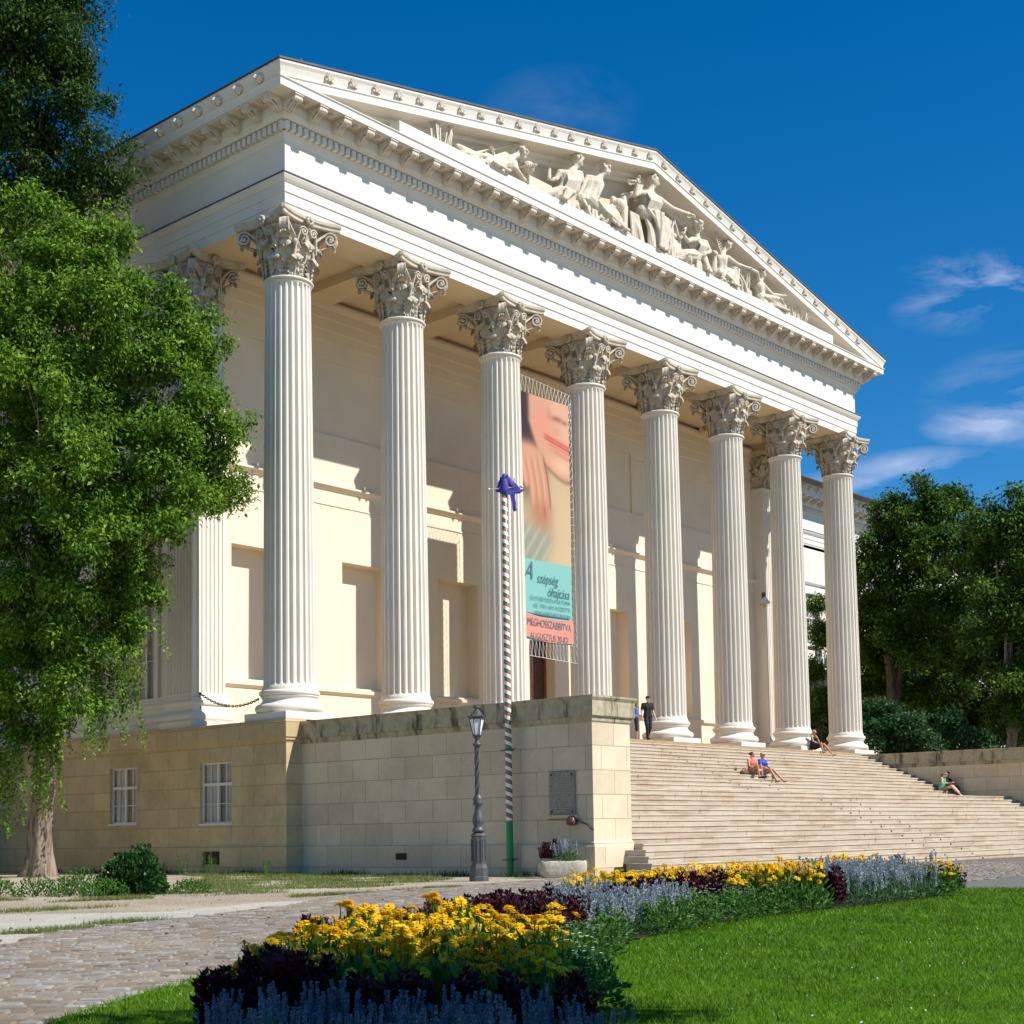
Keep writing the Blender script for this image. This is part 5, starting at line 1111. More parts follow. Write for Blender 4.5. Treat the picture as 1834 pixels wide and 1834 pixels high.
# ------------------------------------------------------------------ foliage helpers
def leafq(C,D,L,Wd,fold=.25,up=None):
    N=len(C); D=D/np.linalg.norm(D,axis=1,keepdims=True); rv=rng.normal(size=(N,3)) if up is None else up+rng.normal(size=(N,3))*.35
    S=np.cross(D,rv); S/=np.linalg.norm(S,axis=1,keepdims=True)+1e-9; Nn=np.cross(S,D); L=np.asarray(L).reshape(-1,1)*np.ones((N,1)); W_=L*Wd
    mid=C+D*L*.45; return np.stack([C,mid+S*W_+Nn*W_*fold,C+D*L-Nn*L*.08,mid-S*W_+Nn*W_*fold],1)
def qmesh(name,Q,mat,parent=None,kind=None,local=False):
    V_=Q.reshape(-1,3)
    if parent is not None and not local: V_=V_-np.array(wloc(parent))
    F_=np.arange(len(V_)).reshape(-1,Q.shape[1]); return npmesh(name,V_,F_,mat,parent,kind,False,Q.shape[1])
def crown(lobes,twd,lpt,sig,L,Wd=.26,droop=.2,inner=.25,seed=1,flat=.75,sub=9,zs=.55,so=(.55,.92),sz=(.22,.38)):
    g=np.random.default_rng(seed); out=[]
    for lb in lobes:
        c=np.array(lb[:3]); r=lb[3]; n=max(6,int(twd*r*r*(lb[4] if len(lb)>4 else 1)))
        ns=max(4,int(sub*min(1.6,max(.6,r)))); sd=g.normal(size=(ns,3)); sd/=np.linalg.norm(sd,axis=1,keepdims=True); sc=c+sd*r*g.uniform(so[0],so[1],(ns,1))*[1,1,flat+.15]; sr=r*g.uniform(sz[0],sz[1],ns)
        k=g.integers(0,ns,n); u=g.normal(size=(n,3)); u/=np.linalg.norm(u,axis=1,keepdims=True); u[:,2]=np.where(u[:,2]<-.3,-u[:,2]*.6,u[:,2])
        T=sc[k]+u*sr[k][:,None]*g.uniform(.6,1.12,(n,1))*[1,1,flat]
        ni=int(n*inner); u2=g.normal(size=(ni,3)); u2/=np.linalg.norm(u2,axis=1,keepdims=True); T2=c+u2*r*g.uniform(.1,.7,(ni,1)); T=np.vstack([T,T2]); O=np.vstack([u,u2])
        m=len(T); base=np.repeat(T,lpt,0); od=np.repeat(O,lpt,0); P_=base+g.normal(size=base.shape)*[sig,sig,sig*zs]; D=od*.6+g.normal(size=base.shape)*.7; D[:,2]-=droop; out.append((P_,D))
    C=np.vstack([o[0] for o in out]); D=np.vstack([o[1] for o in out]); return leafq(C,D,g.uniform(.5,1.45,len(C))*L,Wd,.3,np.array([[.1,-.5,1.0]]))
def limbs(mb,base,fork,lobes,r0,seed=1,flare=True,lim=14):
    rr=random.Random(seed); base=V(base); fork=V(fork); n=10; pts=[];rad=[]
    for i in range(n+1):
        t=i/n; p=base.lerp(fork,t)+V((rr.uniform(-.06,.06),rr.uniform(-.06,.06),0))*(1 if 0<i<n else 0); pts.append(p); rad.append(r0*(1-.38*t)*(1+(.45*max(0,1-t*10)**2 if flare else 0)))
    k0=14; rows=[]
    for i,p in enumerate(pts):
        rows.append([(p.x+rad[i]*math.cos(a)*(1+.09*math.sin(a*5+i*.2)*(1+1.2*max(0,1-i/2))),p.y+rad[i]*math.sin(a)*(1+.09*math.sin(a*5+i*.2)*(1+1.2*max(0,1-i/2))),p.z) for a in [2*math.pi*k/20 for k in range(20)]])
    mb.grid(rows[::-1],True,closev=True)
    for lb in lobes[:lim]:
        c=V(lb[:3]); s=pts[rr.choice([n-3,n-1,n])]; mid=s.lerp(c,.5)+V((rr.uniform(-.4,.4),rr.uniform(-.4,.4),rr.uniform(-.1,.6))); R0=r0*.32; mb.tube([s,s.lerp(mid,.5)+V((0,0,.15)),mid,mid.lerp(c,.6),c],[R0,R0*.85,R0*.65,R0*.45,R0*.2],8)
        for q in range(5):
            u=V((rr.gauss(0,1),rr.gauss(0,1),rr.gauss(0,.7))).normalized()*lb[3]*.85; a=mid.lerp(c,rr.uniform(.3,1)); mb.tube([a,a+u*.5+V((0,0,.1)),c+u],[R0*.3,R0*.2,R0*.06],5)
def tree(label,base,fork,lobes,r0,leafmat,barkmat,twd,lpt,sig,L,seed,name='leafy_tree',extra=None,group=None,**kw):
    t=thing(name,label,'tree',base,group); mb=MB(); limbs(mb,base,fork,lobes,r0,seed); P('trunk',mb,barkmat,t)
    Q=crown(lobes,twd,lpt,sig,L,seed=seed,**kw)
    if extra is not None: Q=np.vstack([Q,extra])
    qmesh('crown',Q,leafmat,t); return t
# ------------------------------------------------------------------ trees
LT1 = [(-5.9, 3.4, 13.9, 1.56), (-5.5, 1.5, 12.9, 1.2), (-6.8, 3.1, 11.6, 1.92), (-6.0, 0.8, 10.6, 1.72), (-4.2, 0.3, 10.8, 1.2), (-3.0, 0.4, 10.6, 0.74), (-6.9, 1.3, 8.6, 2.16), (-4.8, -0.3, 8.4, 1.72), (-3.0, -0.0, 8.0, 1.05), (-2.4, 0.1, 7.0, 0.82), (-6.2, 0.1, 6.2, 1.98), (-3.7, 0.2, 6.5, 1.28), (-7.2, 2.7, 6.0, 2.03), (-6.6, 2.2, 3.9, 2.03), (-4.6, 1.4, 4.9, 1.2), (-6.8, 4.2, 2.2, 1.6), (-6.3, 2.1, 1.8, 1.41), (-4.7, 1.7, 3.1, 0.96), (-8.2, 5.0, 9.4, 2.4), (-8.2, 5.5, 4.7, 2.24), (-7.2, 4.9, 0.2, 1.12), (-5.9, 3.5, -0.0, 0.72)]
LT2 = [(-5.6, 5.9, 21.9, 2.6), (-4.6, 4.8, 21.0, 1.04), (-4.7, 5.2, 19.3, 1.39), (-5.9, 6.6, 18.8, 2.25), (-3.9, 4.5, 17.4, 1.04), (-3.5, 4.1, 16.5, 0.61), (-4.8, 5.6, 16.9, 1.56), (-6.7, 7.3, 20.9, 2.77), (-5.5, 5.5, 24.6, 2.6), (-6.7, 7.9, 15.7, 2.43)]
RA = [(47.6, 1.6, 14.6, 1.31), (50.4, 1.4, 14.6, 1.28), (46.7, 2.7, 13.6, 1.41), (45.9, 3.8, 11.9, 1.41), (46.7, 1.4, 11.8, 1.7), (50.0, 0.6, 12.3, 1.11), (45.8, 4.1, 9.7, 1.56), (46.4, 2.1, 9.2, 2.01), (48.8, 0.7, 9.6, 1.56), (47.1, 4.5, 7.3, 1.74), (46.0, 1.3, 6.6, 1.83), (49.3, 0.6, 6.8, 1.41), (47.9, 5.4, 4.9, 1.28), (49.7, 4.9, 5.0, 1.62), (51.6, 2.7, 4.6, 1.62)]
RB = [(45.3, -4.8, 12.8, 1.3), (44.4, -3.6, 11.8, 1.59), (45.6, -4.8, 10.3, 2.03), (46.3, -2.5, 9.9, 1.49), (46.8, -6.2, 10.9, 2.32), (44.1, -4.2, 7.1, 2.0), (46.4, -5.3, 6.6, 2.61), (46.5, -2.2, 5.4, 1.34), (45.0, -4.8, 3.6, 2.0), (46.2, -3.1, 2.1, 1.03), (47.6, -6.4, 4.5, 2.89)]
RC = [(47.4, 8.5, 9.6, 0.72), (47.7, 8.4, 7.8, 0.98), (47.4, 8.9, 5.8, 0.92), (47.9, 8.6, 3.9, 0.98), (47.5, 9.2, 2.6, 0.85)]
RS = [(39.2, 0.4, 1.9, 1.27), (39.4, -1.3, 1.3, 1.11), (42.4, -1.7, 1.7, 1.0), (42.3, -2.9, 0.8, 0.85), (38.0, 0.4, 1.1, 0.83)]
RD = [(59.7, 9.7, 8.6, 4.39), (63.3, 5.6, 8.6, 4.39), (61.1, 8.6, 3.9, 4.39), (64.8, 4.5, 3.8, 4.39), (59.0, 11.1, 3.9, 2.19), (57.6, 12.8, 3.2, 2.19)]
def strands(lobes,n,seed,L=.11):
    g=np.random.default_rng(seed); C=[];D=[]
    for i in range(n):
        lb=lobes[g.integers(0,len(lobes))]; a=g.uniform(0,6.28); p=np.array(lb[:3])+np.array([math.cos(a)*lb[3]*.75*g.uniform(.2,1),math.sin(a)*lb[3]*.75*g.uniform(.2,1),-lb[3]*.55]); ln=g.uniform(.7,2.6); d=np.array([g.normal()*.12,g.normal()*.12,-1.0])
        for k in range(int(ln/.022)): C.append(p+d*k*.022+g.normal(size=3)*.055); D.append([g.normal()*.8,g.normal()*.8,-.7])
    return leafq(np.array(C),np.array(D),g.uniform(.7,1.2,len(C))*L,.26,.3,np.array([[.1,-.5,1.0]]))
tree('large broad tree with drooping bright green branches in front of the left side wall',(-4.7,6.1,G),(-5.0,4.9,2.6),LT1,.37,M['leafA'],M['bark'],88,40,.155,.14,21,extra=strands([l for l in LT1 if l[2]-l[3]<4.6]+[(-6.6,3.2,.3,1.1),(-7.4,4.3,-.3,1.0),(-8.0,5.2,-.4,1.0),(-4.6,2.6,2.2,1.0)]*3,200,5),name='leafy_tree',droop=.7,inner=.16,sub=17,flat=1.05,zs=1.0,so=(.5,1.12),sz=(.17,.34))
tree('tall dark green tree rising behind the large tree at the left edge',(-7.8,8.6,G),(-7.2,8.0,12),LT2,.5,M['leafB'],M['bark2'],80,28,.19,.15,22,droop=.4,inner=.2,sub=15,flat=1.0,zs=.9,so=(.5,1.08),sz=(.17,.36))
tree('park tree with twisted reddish trunk right of the last column',(47.9,3.3,G),(46.6,3.6,6.2),RA,.42,M['leafC'],M['bark2'],95,24,.25,.22,23,droop=.3,inner=.14,name='park_tree',sub=13,flat=.9,zs=.8,so=(.5,1.1),sz=(.18,.34))
tree('park tree with pale trunk at the right edge of the picture',(45.4,-3.4,G),(45.4,-3.8,3.6),RB,.34,M['leafC'],M['bark'],80,24,.25,.22,24,droop=.4,inner=.16,name='park_tree',sub=13,flat=.95,zs=.9,so=(.5,1.1),sz=(.18,.34))
rb_=[o for o in bpy.data.objects if o.parent is None and str(o.get('label','')).startswith('park tree with pale trunk')][0]
for i_,(xx_,yy_,a_) in enumerate([(54,-13,1.2),(50,-22,2.9),(66,-4,4.1)]): o_=dup(rb_,None,(xx_,yy_,G),(0,0,a_)); tag(o_,['park tree further right beyond the far stair wall','rightmost park tree outside the far stair wall','park tree standing behind the row on the right'][i_],'tree')
tree('slender dark tree seen between the last two columns',(47.9,8.8,G),(47.7,8.8,3.0),RC,.16,M['leafC'],M['bark2'],110,22,.24,.18,25,droop=.1,inner=.2,name='park_tree')
tree('dark mass of trees filling the background behind the park trees',(61.5,7.5,G),(61.5,7.5,5),RD,.45,M['leafB'],M['bark2'],26,22,.35,.28,26,droop=.1,inner=.5,name='park_tree')
for i,lb in enumerate(RS):
    lab=['rounded bushy shrub beside the last column base','wide shrub rising over the far stair wall','shrub in the middle behind the far stair wall','small low shrub right behind the far stair wall','low shrub tucked behind the last column plinth'][i]
    l2=[lb,(lb[0]+.5,lb[1]-.3,lb[2]-1.6,lb[3]*.95),(lb[0]-.3,lb[1]+.4,lb[2]-2.9,lb[3]*.9)]
    tree(lab,(lb[0],lb[1],G),(lb[0],lb[1],lb[2]-1.8),l2,.12,M['leafD'],M['bark2'],90,18,.22,.20,30+i,name='tall_shrub',droop=.1,inner=.3)
SH=[(-22.3,-35.0,G+7.6,1.9),(-21.3,-34.6,G+7.0,1.5),(-23.4,-35.6,G+7.2,1.6),(-22.2,-36.1,G+6.6,1.6),(-20.6,-35.4,G+7.8,1.2)]
tree('tree standing behind the viewpoint that shades the near end of the flower bed',(-21.6,-37.4,G),(-22.0,-36.2,G+4.2),SH,.2,M['leafA'],M['bark'],60,20,.2,.15,40,name='garden_tree')
# ------------------------------------------------------------------ ground
def sheet_(name,pts,z,mat,kind='structure'):
    m=MB(); m.add([(x,y,z) for x,y in pts],[tuple(range(len(pts)))]); me_=P(name,m,mat); me_['kind']=kind
    if me_.data.polygons[0].normal.z<0: me_.data.flip_normals()
    return me_
sheet_('ground',[(-400,-400),(500,-400),(500,500),(-400,500)],G,M['gravel'])
COB=[(-34,-30.5),(-26.8,-28.4),(-23.95,-26.0),(-21.7,-24.45),(-18.8,-22.7),(-15.2,-21.7),(-10,-21.5),(-6.3,-22.1),(-4.4,-23.0),(-2.5,-21.5),(45,-18.5),(45,-13.3),(-1.2,-13.3),(-1.0,-11.9),(-9,-13.0),(-12.4,-15.1),(-13.9,-16),(-17.1,-17.5),(-19.1,-18.2),(-20.7,-19.7),(-26,-22.5),(-36,-27)]
WG=[(-21.2,-20.2),(-20.7,-19.75),(-19.1,-18.25),(-17.1,-17.55),(-13.9,-16.05),(-11.8,-15.1),(-12.9,-14.5),(-15.6,-15.5),(-17.3,-13.8),(-20,-12.5),(-30,-14),(-34,-24)]
LAWN=[(-27.5,-29.8),(-26.4,-28.2),(-23.9,-25.9),(-21.6,-24.35),(-18.7,-22.6),(-15.1,-21.6),(-10,-21.4),(-6.5,-22.0),(-4.9,-23.1),(-4.2,-24.3),(-2.0,-27.5),(-1.5,-33),(-5,-40),(-14,-45),(-26,-44),(-33,-38),(-32,-33)]
sheet_('white_gravel_path',WG,G+.006,M['whitegravel']); sheet_('cobblestone_path',COB,G+.010,M['sand']); sheet_('asphalt_road',[(-2.6,-21.6),(70,-18.7),(70,-34),(-1.2,-34),(-1.2,-32),(-1.6,-27.5),(-4.1,-24.2),(-4.6,-23.1)],G+.016,M['asphalt']); sheet_('lawn',LAWN,G+.03,simple('lawn_ground',(.06,.13,.010),1.0,0,.3,9,0,0))
def inpoly(x,y,poly):
    r=np.zeros(x.shape,bool); n=len(poly)
    for i in range(n):
        x0,y0=poly[i];x1,y1=poly[(i+1)%n]
        c=((y0>y)!=(y1>y))&(x<(x1-x0)*(y-y0)/((y1-y0) if y1!=y0 else 1e-9)+x0); r^=c
    return r
# setts: real bevelled stones in rows
def setts():
    th=R(-47); d=np.array([math.cos(th),math.sin(th)]); e=np.array([-d[1],d[0]]); Q=[]; F=[]
    rw=.145; rows=range(-390,390); cs=[];hl=[];hw=[]
    for r in rows:
        v=r*rw; u=-60+rng.uniform(0,.3)
        while u<60:
            L=rng.uniform(.13,.25); cs.append(d*(u+L/2)+e*(v+rng.normal()*.006)); hl.append(L/2-.010); hw.append(rw/2-rng.uniform(.006,.012)); u+=L
    cs=np.array(cs)+np.array([-8.0,-20.0]); hl=np.array(hl);hw=np.array(hw)
    k=inpoly(cs[:,0],cs[:,1],COB)&(cs[:,0]<14)&((cs[:,0]+28.9)*.7525+(cs[:,1]+33.86)*.6586>3)
    k&=~((rng.uniform(size=len(cs))<.04)); cs=cs[k];hl=hl[k];hw=hw[k]; N=len(cs)
    base=G+.006; top=G+.026+rng.normal(size=N)*.0035; tx=rng.normal(size=(N,2))*.012; rot=rng.normal(size=N)*.02
    V_=[]
    for (ins,up) in ((0,0),(.012,1)):
        for sx,sy in ((-1,-1),(1,-1),(1,1),(-1,1)):
            jx=rng.uniform(-.007,.007,N); jy=rng.uniform(-.007,.007,N)
            a=(hl-ins)*sx+jx; b=(hw-ins)*sy+jy; a2=a-b*rot; b2=b+a*rot
            p=cs+d*a2[:,None]+e*b2[:,None]; z=np.where(up,top+a*tx[:,0]+b*tx[:,1],base)
            V_.append(np.stack([p[:,0],p[:,1],z],-1))
    V_=np.stack(V_,1).reshape(-1,3); o=np.arange(N)[:,None,None]*8; f=np.array([[4,5,6,7],[0,1,5,4],[1,2,6,5],[2,3,7,6],[3,0,4,7]])[None]
    return V_,(o+f).reshape(-1,4)
Vs,Fs=setts(); so=npmesh('paving_setts',Vs,Fs,M['cobble']); so['kind']='structure'
# blades
def blades(C,H,W_,lean,mat,name,parent=None,kind='stuff'):
    N=len(C); a=rng.uniform(0,6.28,N); s=np.stack([np.cos(a),np.sin(a),np.zeros(N)],-1)*W_.reshape(-1,1); l=rng.normal(size=(N,3))*lean; l[:,2]=0; up=np.stack([np.zeros(N),np.zeros(N),H],-1)+l*H[:,None]
    Q=np.stack([C-s,C+s,C+up],1); return qmesh(name,Q,mat,parent,kind)
def camd(x,y): return (x+28.864)*.7525+(y+33.859)*.6586
bedR=[(-24.89,-31.27),(-23.62,-29.97),(-21.94,-28.55),(-20.25,-27.13),(-17.79,-25.68),(-14.86,-24.76),(-11.64,-24.47),(-7.15,-24.27)]
bedL=[(-25.68,-29.45),(-24.38,-27.89),(-22.79,-26.51),(-20.9,-25.32),(-18.4,-23.91),(-15.26,-22.62),(-12.0,-22.09),(-8.03,-22.51)]
def bed(t,s):
    q=min(6.9999,max(0,t*7)); i=int(q); f=q-i; a=[bedR[i][k]*(1-f)+bedR[i+1][k]*f for k in (0,1)]; b=[bedL[i][k]*(1-f)+bedL[i+1][k]*f for k in (0,1)]; return a[0]*(1-s)+b[0]*s,a[1]*(1-s)+b[1]*s
BED2=[(x*.9+a*.1,y*.9+c*.1) for (x,y),(a,c) in zip(bedR,bedL)]+[(x*.97+a*.03,y*.97+c*.03) for (x,y),(a,c) in zip(bedL,bedR)][::-1]
sheet_('flower_bed_soil',BED2,G+.055,M['soil'])
X=[];tot=0
for d0,d1,n in ((4,10,150000),(10,16,140000),(16,36,120000)):
    x=rng.uniform(-29,0,n*6); y=rng.uniform(-42,-21,n*6); c=camd(x,y); lat=(x+28.864)*.6586-(y+33.859)*.7525
    k=(c>d0)&(c<d1)&(np.abs(lat)<.46*c+2.2)&inpoly(x,y,LAWN)&~inpoly(x,y,BED2); x=x[k][:n];y=y[k][:n]; X.append(np.stack([x,y,np.full(len(x),G+.03)],-1))
C_=np.vstack(X); C_L=C_.copy(); dd=camd(C_[:,0],C_[:,1]); patch=.5+.5*np.sin(C_[:,0]*1.3+2*np.sin(C_[:,1]*.9))*np.sin(C_[:,1]*1.7)
Hh=rng.uniform(.02,.052,len(C_))*(.85+.4*patch); Wb=.0028*np.maximum(1,dd/8)*rng.uniform(.7,1.4,len(C_)); gl=blades(C_,Hh,Wb,.55,M['grass'],'lawn_grass')
# clover flecks in the lawn
k=rng.uniform(size=len(C_))<.006; cc=C_[k]; 
# rough dry grass on the forecourt
RG=[(-2.2,2.5),(-1.3,-1.2),(-.9,-6.5),(-2.6,-9.2),(-6,-11.0),(-9.8,-11.6),(-12,-11.2),(-12.2,-9.4),(-10,-8.0),(-7,-4.5),(-4,-1.2)]
x=rng.uniform(-13,0,150000);y=rng.uniform(-13,6,150000); den=(np.sin(x*2.1+np.sin(y*1.3)*2)+np.sin(y*2.7+x)+rng.normal(size=len(x))*.5); k=inpoly(x,y,RG)&(den>.15); x=x[k][:34000];y=y[k][:34000]
blades(np.stack([x,y,np.full(len(x),G)],-1),rng.uniform(.03,.11,len(x)),np.full(len(x),.008),.5,M['dryg'],'rough_grass')
for cx_,cy_,rx_,ry_,nn in ((-19.2,-18.0,1.2,.35,1500),(-17.6,-17.3,.8,.25,900),(-16.2,-13.2,1.5,.5,1200),(-13.4,-10.8,1.3,.5,2200),(-14.8,-9.0,.8,.5,1200),(-10.6,-13.4,1.4,.3,1300),(-7.5,-13.2,1.2,.25,900)):
    a_=rng.uniform(0,6.28,nn); r_=np.sqrt(rng.uniform(0,1,nn))*(.7+.3*np.sin(a_*3+cx_)); xx_=cx_+rx_*r_*np.cos(a_); yy_=cy_+ry_*r_*np.sin(a_); blades(np.stack([xx_,yy_,np.full(nn,G+.005)],-1),rng.uniform(.02,.09,nn),np.full(nn,.006),.7,M['dryg'],'grass_tufts')
x=rng.uniform(-1.9,-1.03,4000);y=rng.uniform(-11,12,4000); k=(np.sin(y*3.1)+np.sin(y*1.7+1)>.2)&((y<-1)|(x<-1.1)); x=np.where(y<-1,x+.55,x)[k];y=y[k]; blades(np.stack([x,y,np.full(len(x),G)],-1),rng.uniform(.05,.22,len(x)),np.full(len(x),.012),.35,M['ivy'],'wall_foot_weeds')
# ------------------------------------------------------------------ plants
def domeleaves(n,r,h,L,W,z0=.02,g=None,up=.8,wd=.3):
    u=g.normal(size=(n,3)); u/=np.linalg.norm(u,axis=1,keepdims=True); u[:,2]=np.abs(u[:,2]); rr=g.uniform(.35,1,(n,1))**.6; C=u*rr*[r,r,h]; C[:,2]+=z0; D=u*1.0+g.normal(size=(n,3))*.45; D[:,2]+=up*.3; return leafq(C,D,g.uniform(.6,1.2,n)*L,W,.3)
def mkplant(kind,seed,near):
    g=np.random.default_rng(seed); parts=[]
    if kind=='yellow':
        parts.append(('foliage',domeleaves(150 if near else 80,.20,.40,.10,.20,g=g),M['yleaf'])); n=11; Q=[];m=MB(); st_=MB()
        for i in range(n):
            a=g.uniform(0,6.28); r=g.uniform(0,.19); c=V((math.cos(a)*r,math.sin(a)*r,g.uniform(.40,.55)-r*.35)); nrm=V((math.cos(a)*r*2.2+g.normal()*.22,math.sin(a)*r*2.2+g.normal()*.22-.15,1)).normalized(); tu=nrm.cross(V((1,.2,0))).normalized(); tv=nrm.cross(tu); R_=g.uniform(.036,.050)
            for lay in (0,1):
                for k in range(11 if near else 8):
                    b=6.2832*(k+.5*lay)/(11 if near else 8)+g.normal()*.05; d=(tu*math.cos(b)+tv*math.sin(b)); s_=nrm.cross(d); dd_=(d-nrm*g.uniform(.05,.35)+nrm*.25*lay).normalized(); c0=c+d*.006+nrm*.004*lay; rr_=R_*(1-.2*lay)
                    Q.append([c0,c0+dd_*rr_*.6+s_*.010,c0+dd_*rr_,c0+dd_*rr_*.6-s_*.010])
            m.ell(c+nrm*.006,(.011,.011,.009),7,4); st_.tube([(c.x*.3,c.y*.3,0),(c.x*.8,c.y*.8,c.z*.6),tuple(c)],.004,4,True,False)
        parts.append(('petals',np.array([[tuple(p) for p in q] for q in Q]),M['petal'])); parts.append(('flower_centres',m,M['ycenter'])); parts.append(('stems',st_,M['yleaf']))
    if kind=='burgundy':
        C=[];D=[];Ls=[]
        for i in range(13):
            a=g.uniform(0,6.28); r=g.uniform(0,.17); h=g.uniform(.34,.50)-r*.5; x0=math.cos(a)*r;y0=math.sin(a)*r
            nl=9 if near else 6
            for k in range(nl):
                t=(k+.6)/nl; z=h*(.25+.75*t)
                for q in range(4 if near else 3): b=k*1.1+q*1.5708+g.normal()*.2; C.append([x0*(.5+.5*t),y0*(.5+.5*t),z]); D.append([math.cos(b),math.sin(b),.25+.9*t]); Ls.append(.085*(1.05-.35*t))
        parts.append(('foliage',leafq(np.array(C),np.array(D),np.array(Ls)*g.uniform(.8,1.2,len(Ls)),.27,.25),M['burg']))
    if kind in('salvia','bluesalvia'):
        parts.append(('foliage',domeleaves(130 if near else 80,.17,.30,.075,.17,g=g,up=1.2),M['salv'])); C=[];D=[];st_=MB()
        for i in range(13):
            a=g.uniform(0,6.28); r=g.uniform(0,.17); h=g.uniform(.36,.56); x0=math.cos(a)*r;y0=math.sin(a)*r; lx=g.normal()*.03; ly=g.normal()*.03; hl=g.uniform(.13,.22); st_.tube([(x0*.7,y0*.7,.05),(x0+lx,y0+ly,h)],.003,4,True,False)
            nw=int(hl/.013)
            for k in range(nw):
                t=k/nw; z=h-hl+hl*t
                for q in range(5 if near else 3): b=g.uniform(0,6.28); C.append([x0+lx*(z/h)+math.cos(b)*.004,y0+ly*(z/h)+math.sin(b)*.004,z]); D.append([math.cos(b),math.sin(b),.5+t])
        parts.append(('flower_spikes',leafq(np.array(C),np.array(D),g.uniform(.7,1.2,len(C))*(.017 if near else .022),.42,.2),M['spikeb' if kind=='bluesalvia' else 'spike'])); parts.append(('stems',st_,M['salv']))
    if kind=='white':
        parts.append(('foliage',domeleaves(260 if near else 150,.22,.33,.055,.30,g=g),M['yleaf'])); Q=[]
        for i in range(12):
            u=g.normal(size=3);u/=np.linalg.norm(u);u[2]=abs(u[2])+.2; c=V(u*[.21,.21,.34])+V((0,0,.02)); 
            for k in range(6): b=k*1.047; d=V((math.cos(b),math.sin(b),.15)); s_=V((-d.y,d.x,0)); Q.append([c,c+d*.010+s_*.007,c+d*.019,c+d*.010-s_*.007])
        parts.append(('blossoms',np.array([[tuple(p) for p in q] for q in Q]),M['wpet']))
    return parts
PROTO={}
NM=dict(yellow='yellow_daisy_plant',burgundy='burgundy_leaf_plant',salvia='salvia_plant',bluesalvia='salvia_plant',white='white_flowering_plant')
def plant(kind,x,y,z,label,group,near,sc=1.0):
    v=random.randrange(4); key=(kind,v,near)
    if key not in PROTO:
        o=thing(NM[kind],label,'plant',(x,y,z),group); 
        for nm,q,mt in mkplant(kind,hash((kind,v))%1000 if False else v*17+len(kind),near):
            if isinstance(q,MB): P(nm,q,mt,o,True)
            else: qmesh(nm,q,mt,o,None,True)
        PROTO[key]=o
    else:
        o=dup(PROTO[key],None,(x,y,z)); tag(o,label,'plant',group)
    s_=sc*random.uniform(.88,1.12); o.rotation_euler=(random.uniform(-.08,.08),random.uniform(-.08,.08),random.uniform(0,6.28)); o.scale=(s_,s_,s_*random.uniform(.92,1.1)); return o
def patch(kind,t0,t1,s0,s1,sp,label,group,sc=1.0,dz=0.0):
    x0,y0=bed(t0,.5);x1,y1=bed(t1,.5); L=math.hypot(x1-x0,y1-y0); nt=max(1,round(L/sp)); W_=2.3*(s1-s0); ns=max(1,round(W_/sp)); k=0
    for i in range(nt):
        for j in range(ns):
            t=t0+(t1-t0)*(i+.5+random.uniform(-.32,.32))/nt; s_=s0+(s1-s0)*(j+.5+random.uniform(-.32,.32))/ns; x,y=bed(t,s_); plant(kind,x,y,G+.055+dz,label,group,camd(x,y)<12.5,sc); k+=1
    return k
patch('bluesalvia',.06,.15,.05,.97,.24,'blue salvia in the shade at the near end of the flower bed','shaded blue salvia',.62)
patch('burgundy',.155,.205,.72,1.0,.25,'dark leafed plant in the shade behind the near blue salvia','near burgundy plants',.92)
patch('burgundy',.15,.18,.05,.72,.30,'dark leafed plant at the near right side behind the blue salvia','near burgundy plants',.8)
patch('yellow',.185,.44,.36,.97,.275,'yellow daisy plant in the large near clump','near yellow daisies',.93)
patch('yellow',.175,.42,.12,.36,.27,'yellow daisy plant at the lawn side of the near clump','near yellow daisies',.9)
patch('burgundy',.30,.40,.85,1.0,.3,'burgundy plant poking out of the near yellow daisies','burgundy among near daisies',1.0)
patch('white',.26,.58,.0,.16,.26,'low plant with tiny white flowers beside the lawn','white flowered edging near',.9)
patch('burgundy',.46,.66,.28,1.0,.25,'burgundy leafed plant in the middle clump behind the yellow daisies','middle burgundy plants',.88)
patch('salvia',.58,.70,.12,.62,.25,'pale lavender salvia in the middle of the bed','middle salvia',.82)
patch('salvia',.67,.75,.62,1.0,.25,'pale lavender salvia at the path side behind the middle burgundy plants','middle salvia rear',.75)
patch('white',.62,.79,.0,.34,.27,'bushy green plant with white flowers at the middle of the lawn edge','white flowered edging far',1.0)
patch('burgundy',.70,.86,.36,.60,.27,'burgundy leafed plant in front of the far yellow daisies','far burgundy plants',1.0)
patch('yellow',.73,.92,.60,1.0,.26,'yellow daisy plant in the far clump before the steps','far yellow daisies',1.0)
patch('yellow',.79,.85,.0,.36,.26,'yellow daisy plant in the bright clump at the bend of the lawn edge','bend yellow daisies',1.08)
patch('burgundy',.855,.875,.0,.5,.28,'burgundy plant between the bright daisies and the far salvia','burgundy divider',1.1)
patch('salvia',.88,.965,.0,.55,.26,'tall lavender salvia in the far right clump','far salvia',1.05)
patch('yellow',.92,1.0,.60,1.0,.27,'yellow daisy plant along the rear edge of the far right clump','rear yellow daisies',1.12)
patch('yellow',.965,.99,.0,.6,.27,'yellow daisy plant at the far right end of the bed','end yellow daisies',1.0)
patch('burgundy',.99,1.0,.0,.5,.28,'burgundy plant closing the far right end of the bed','end burgundy plants',1.1)
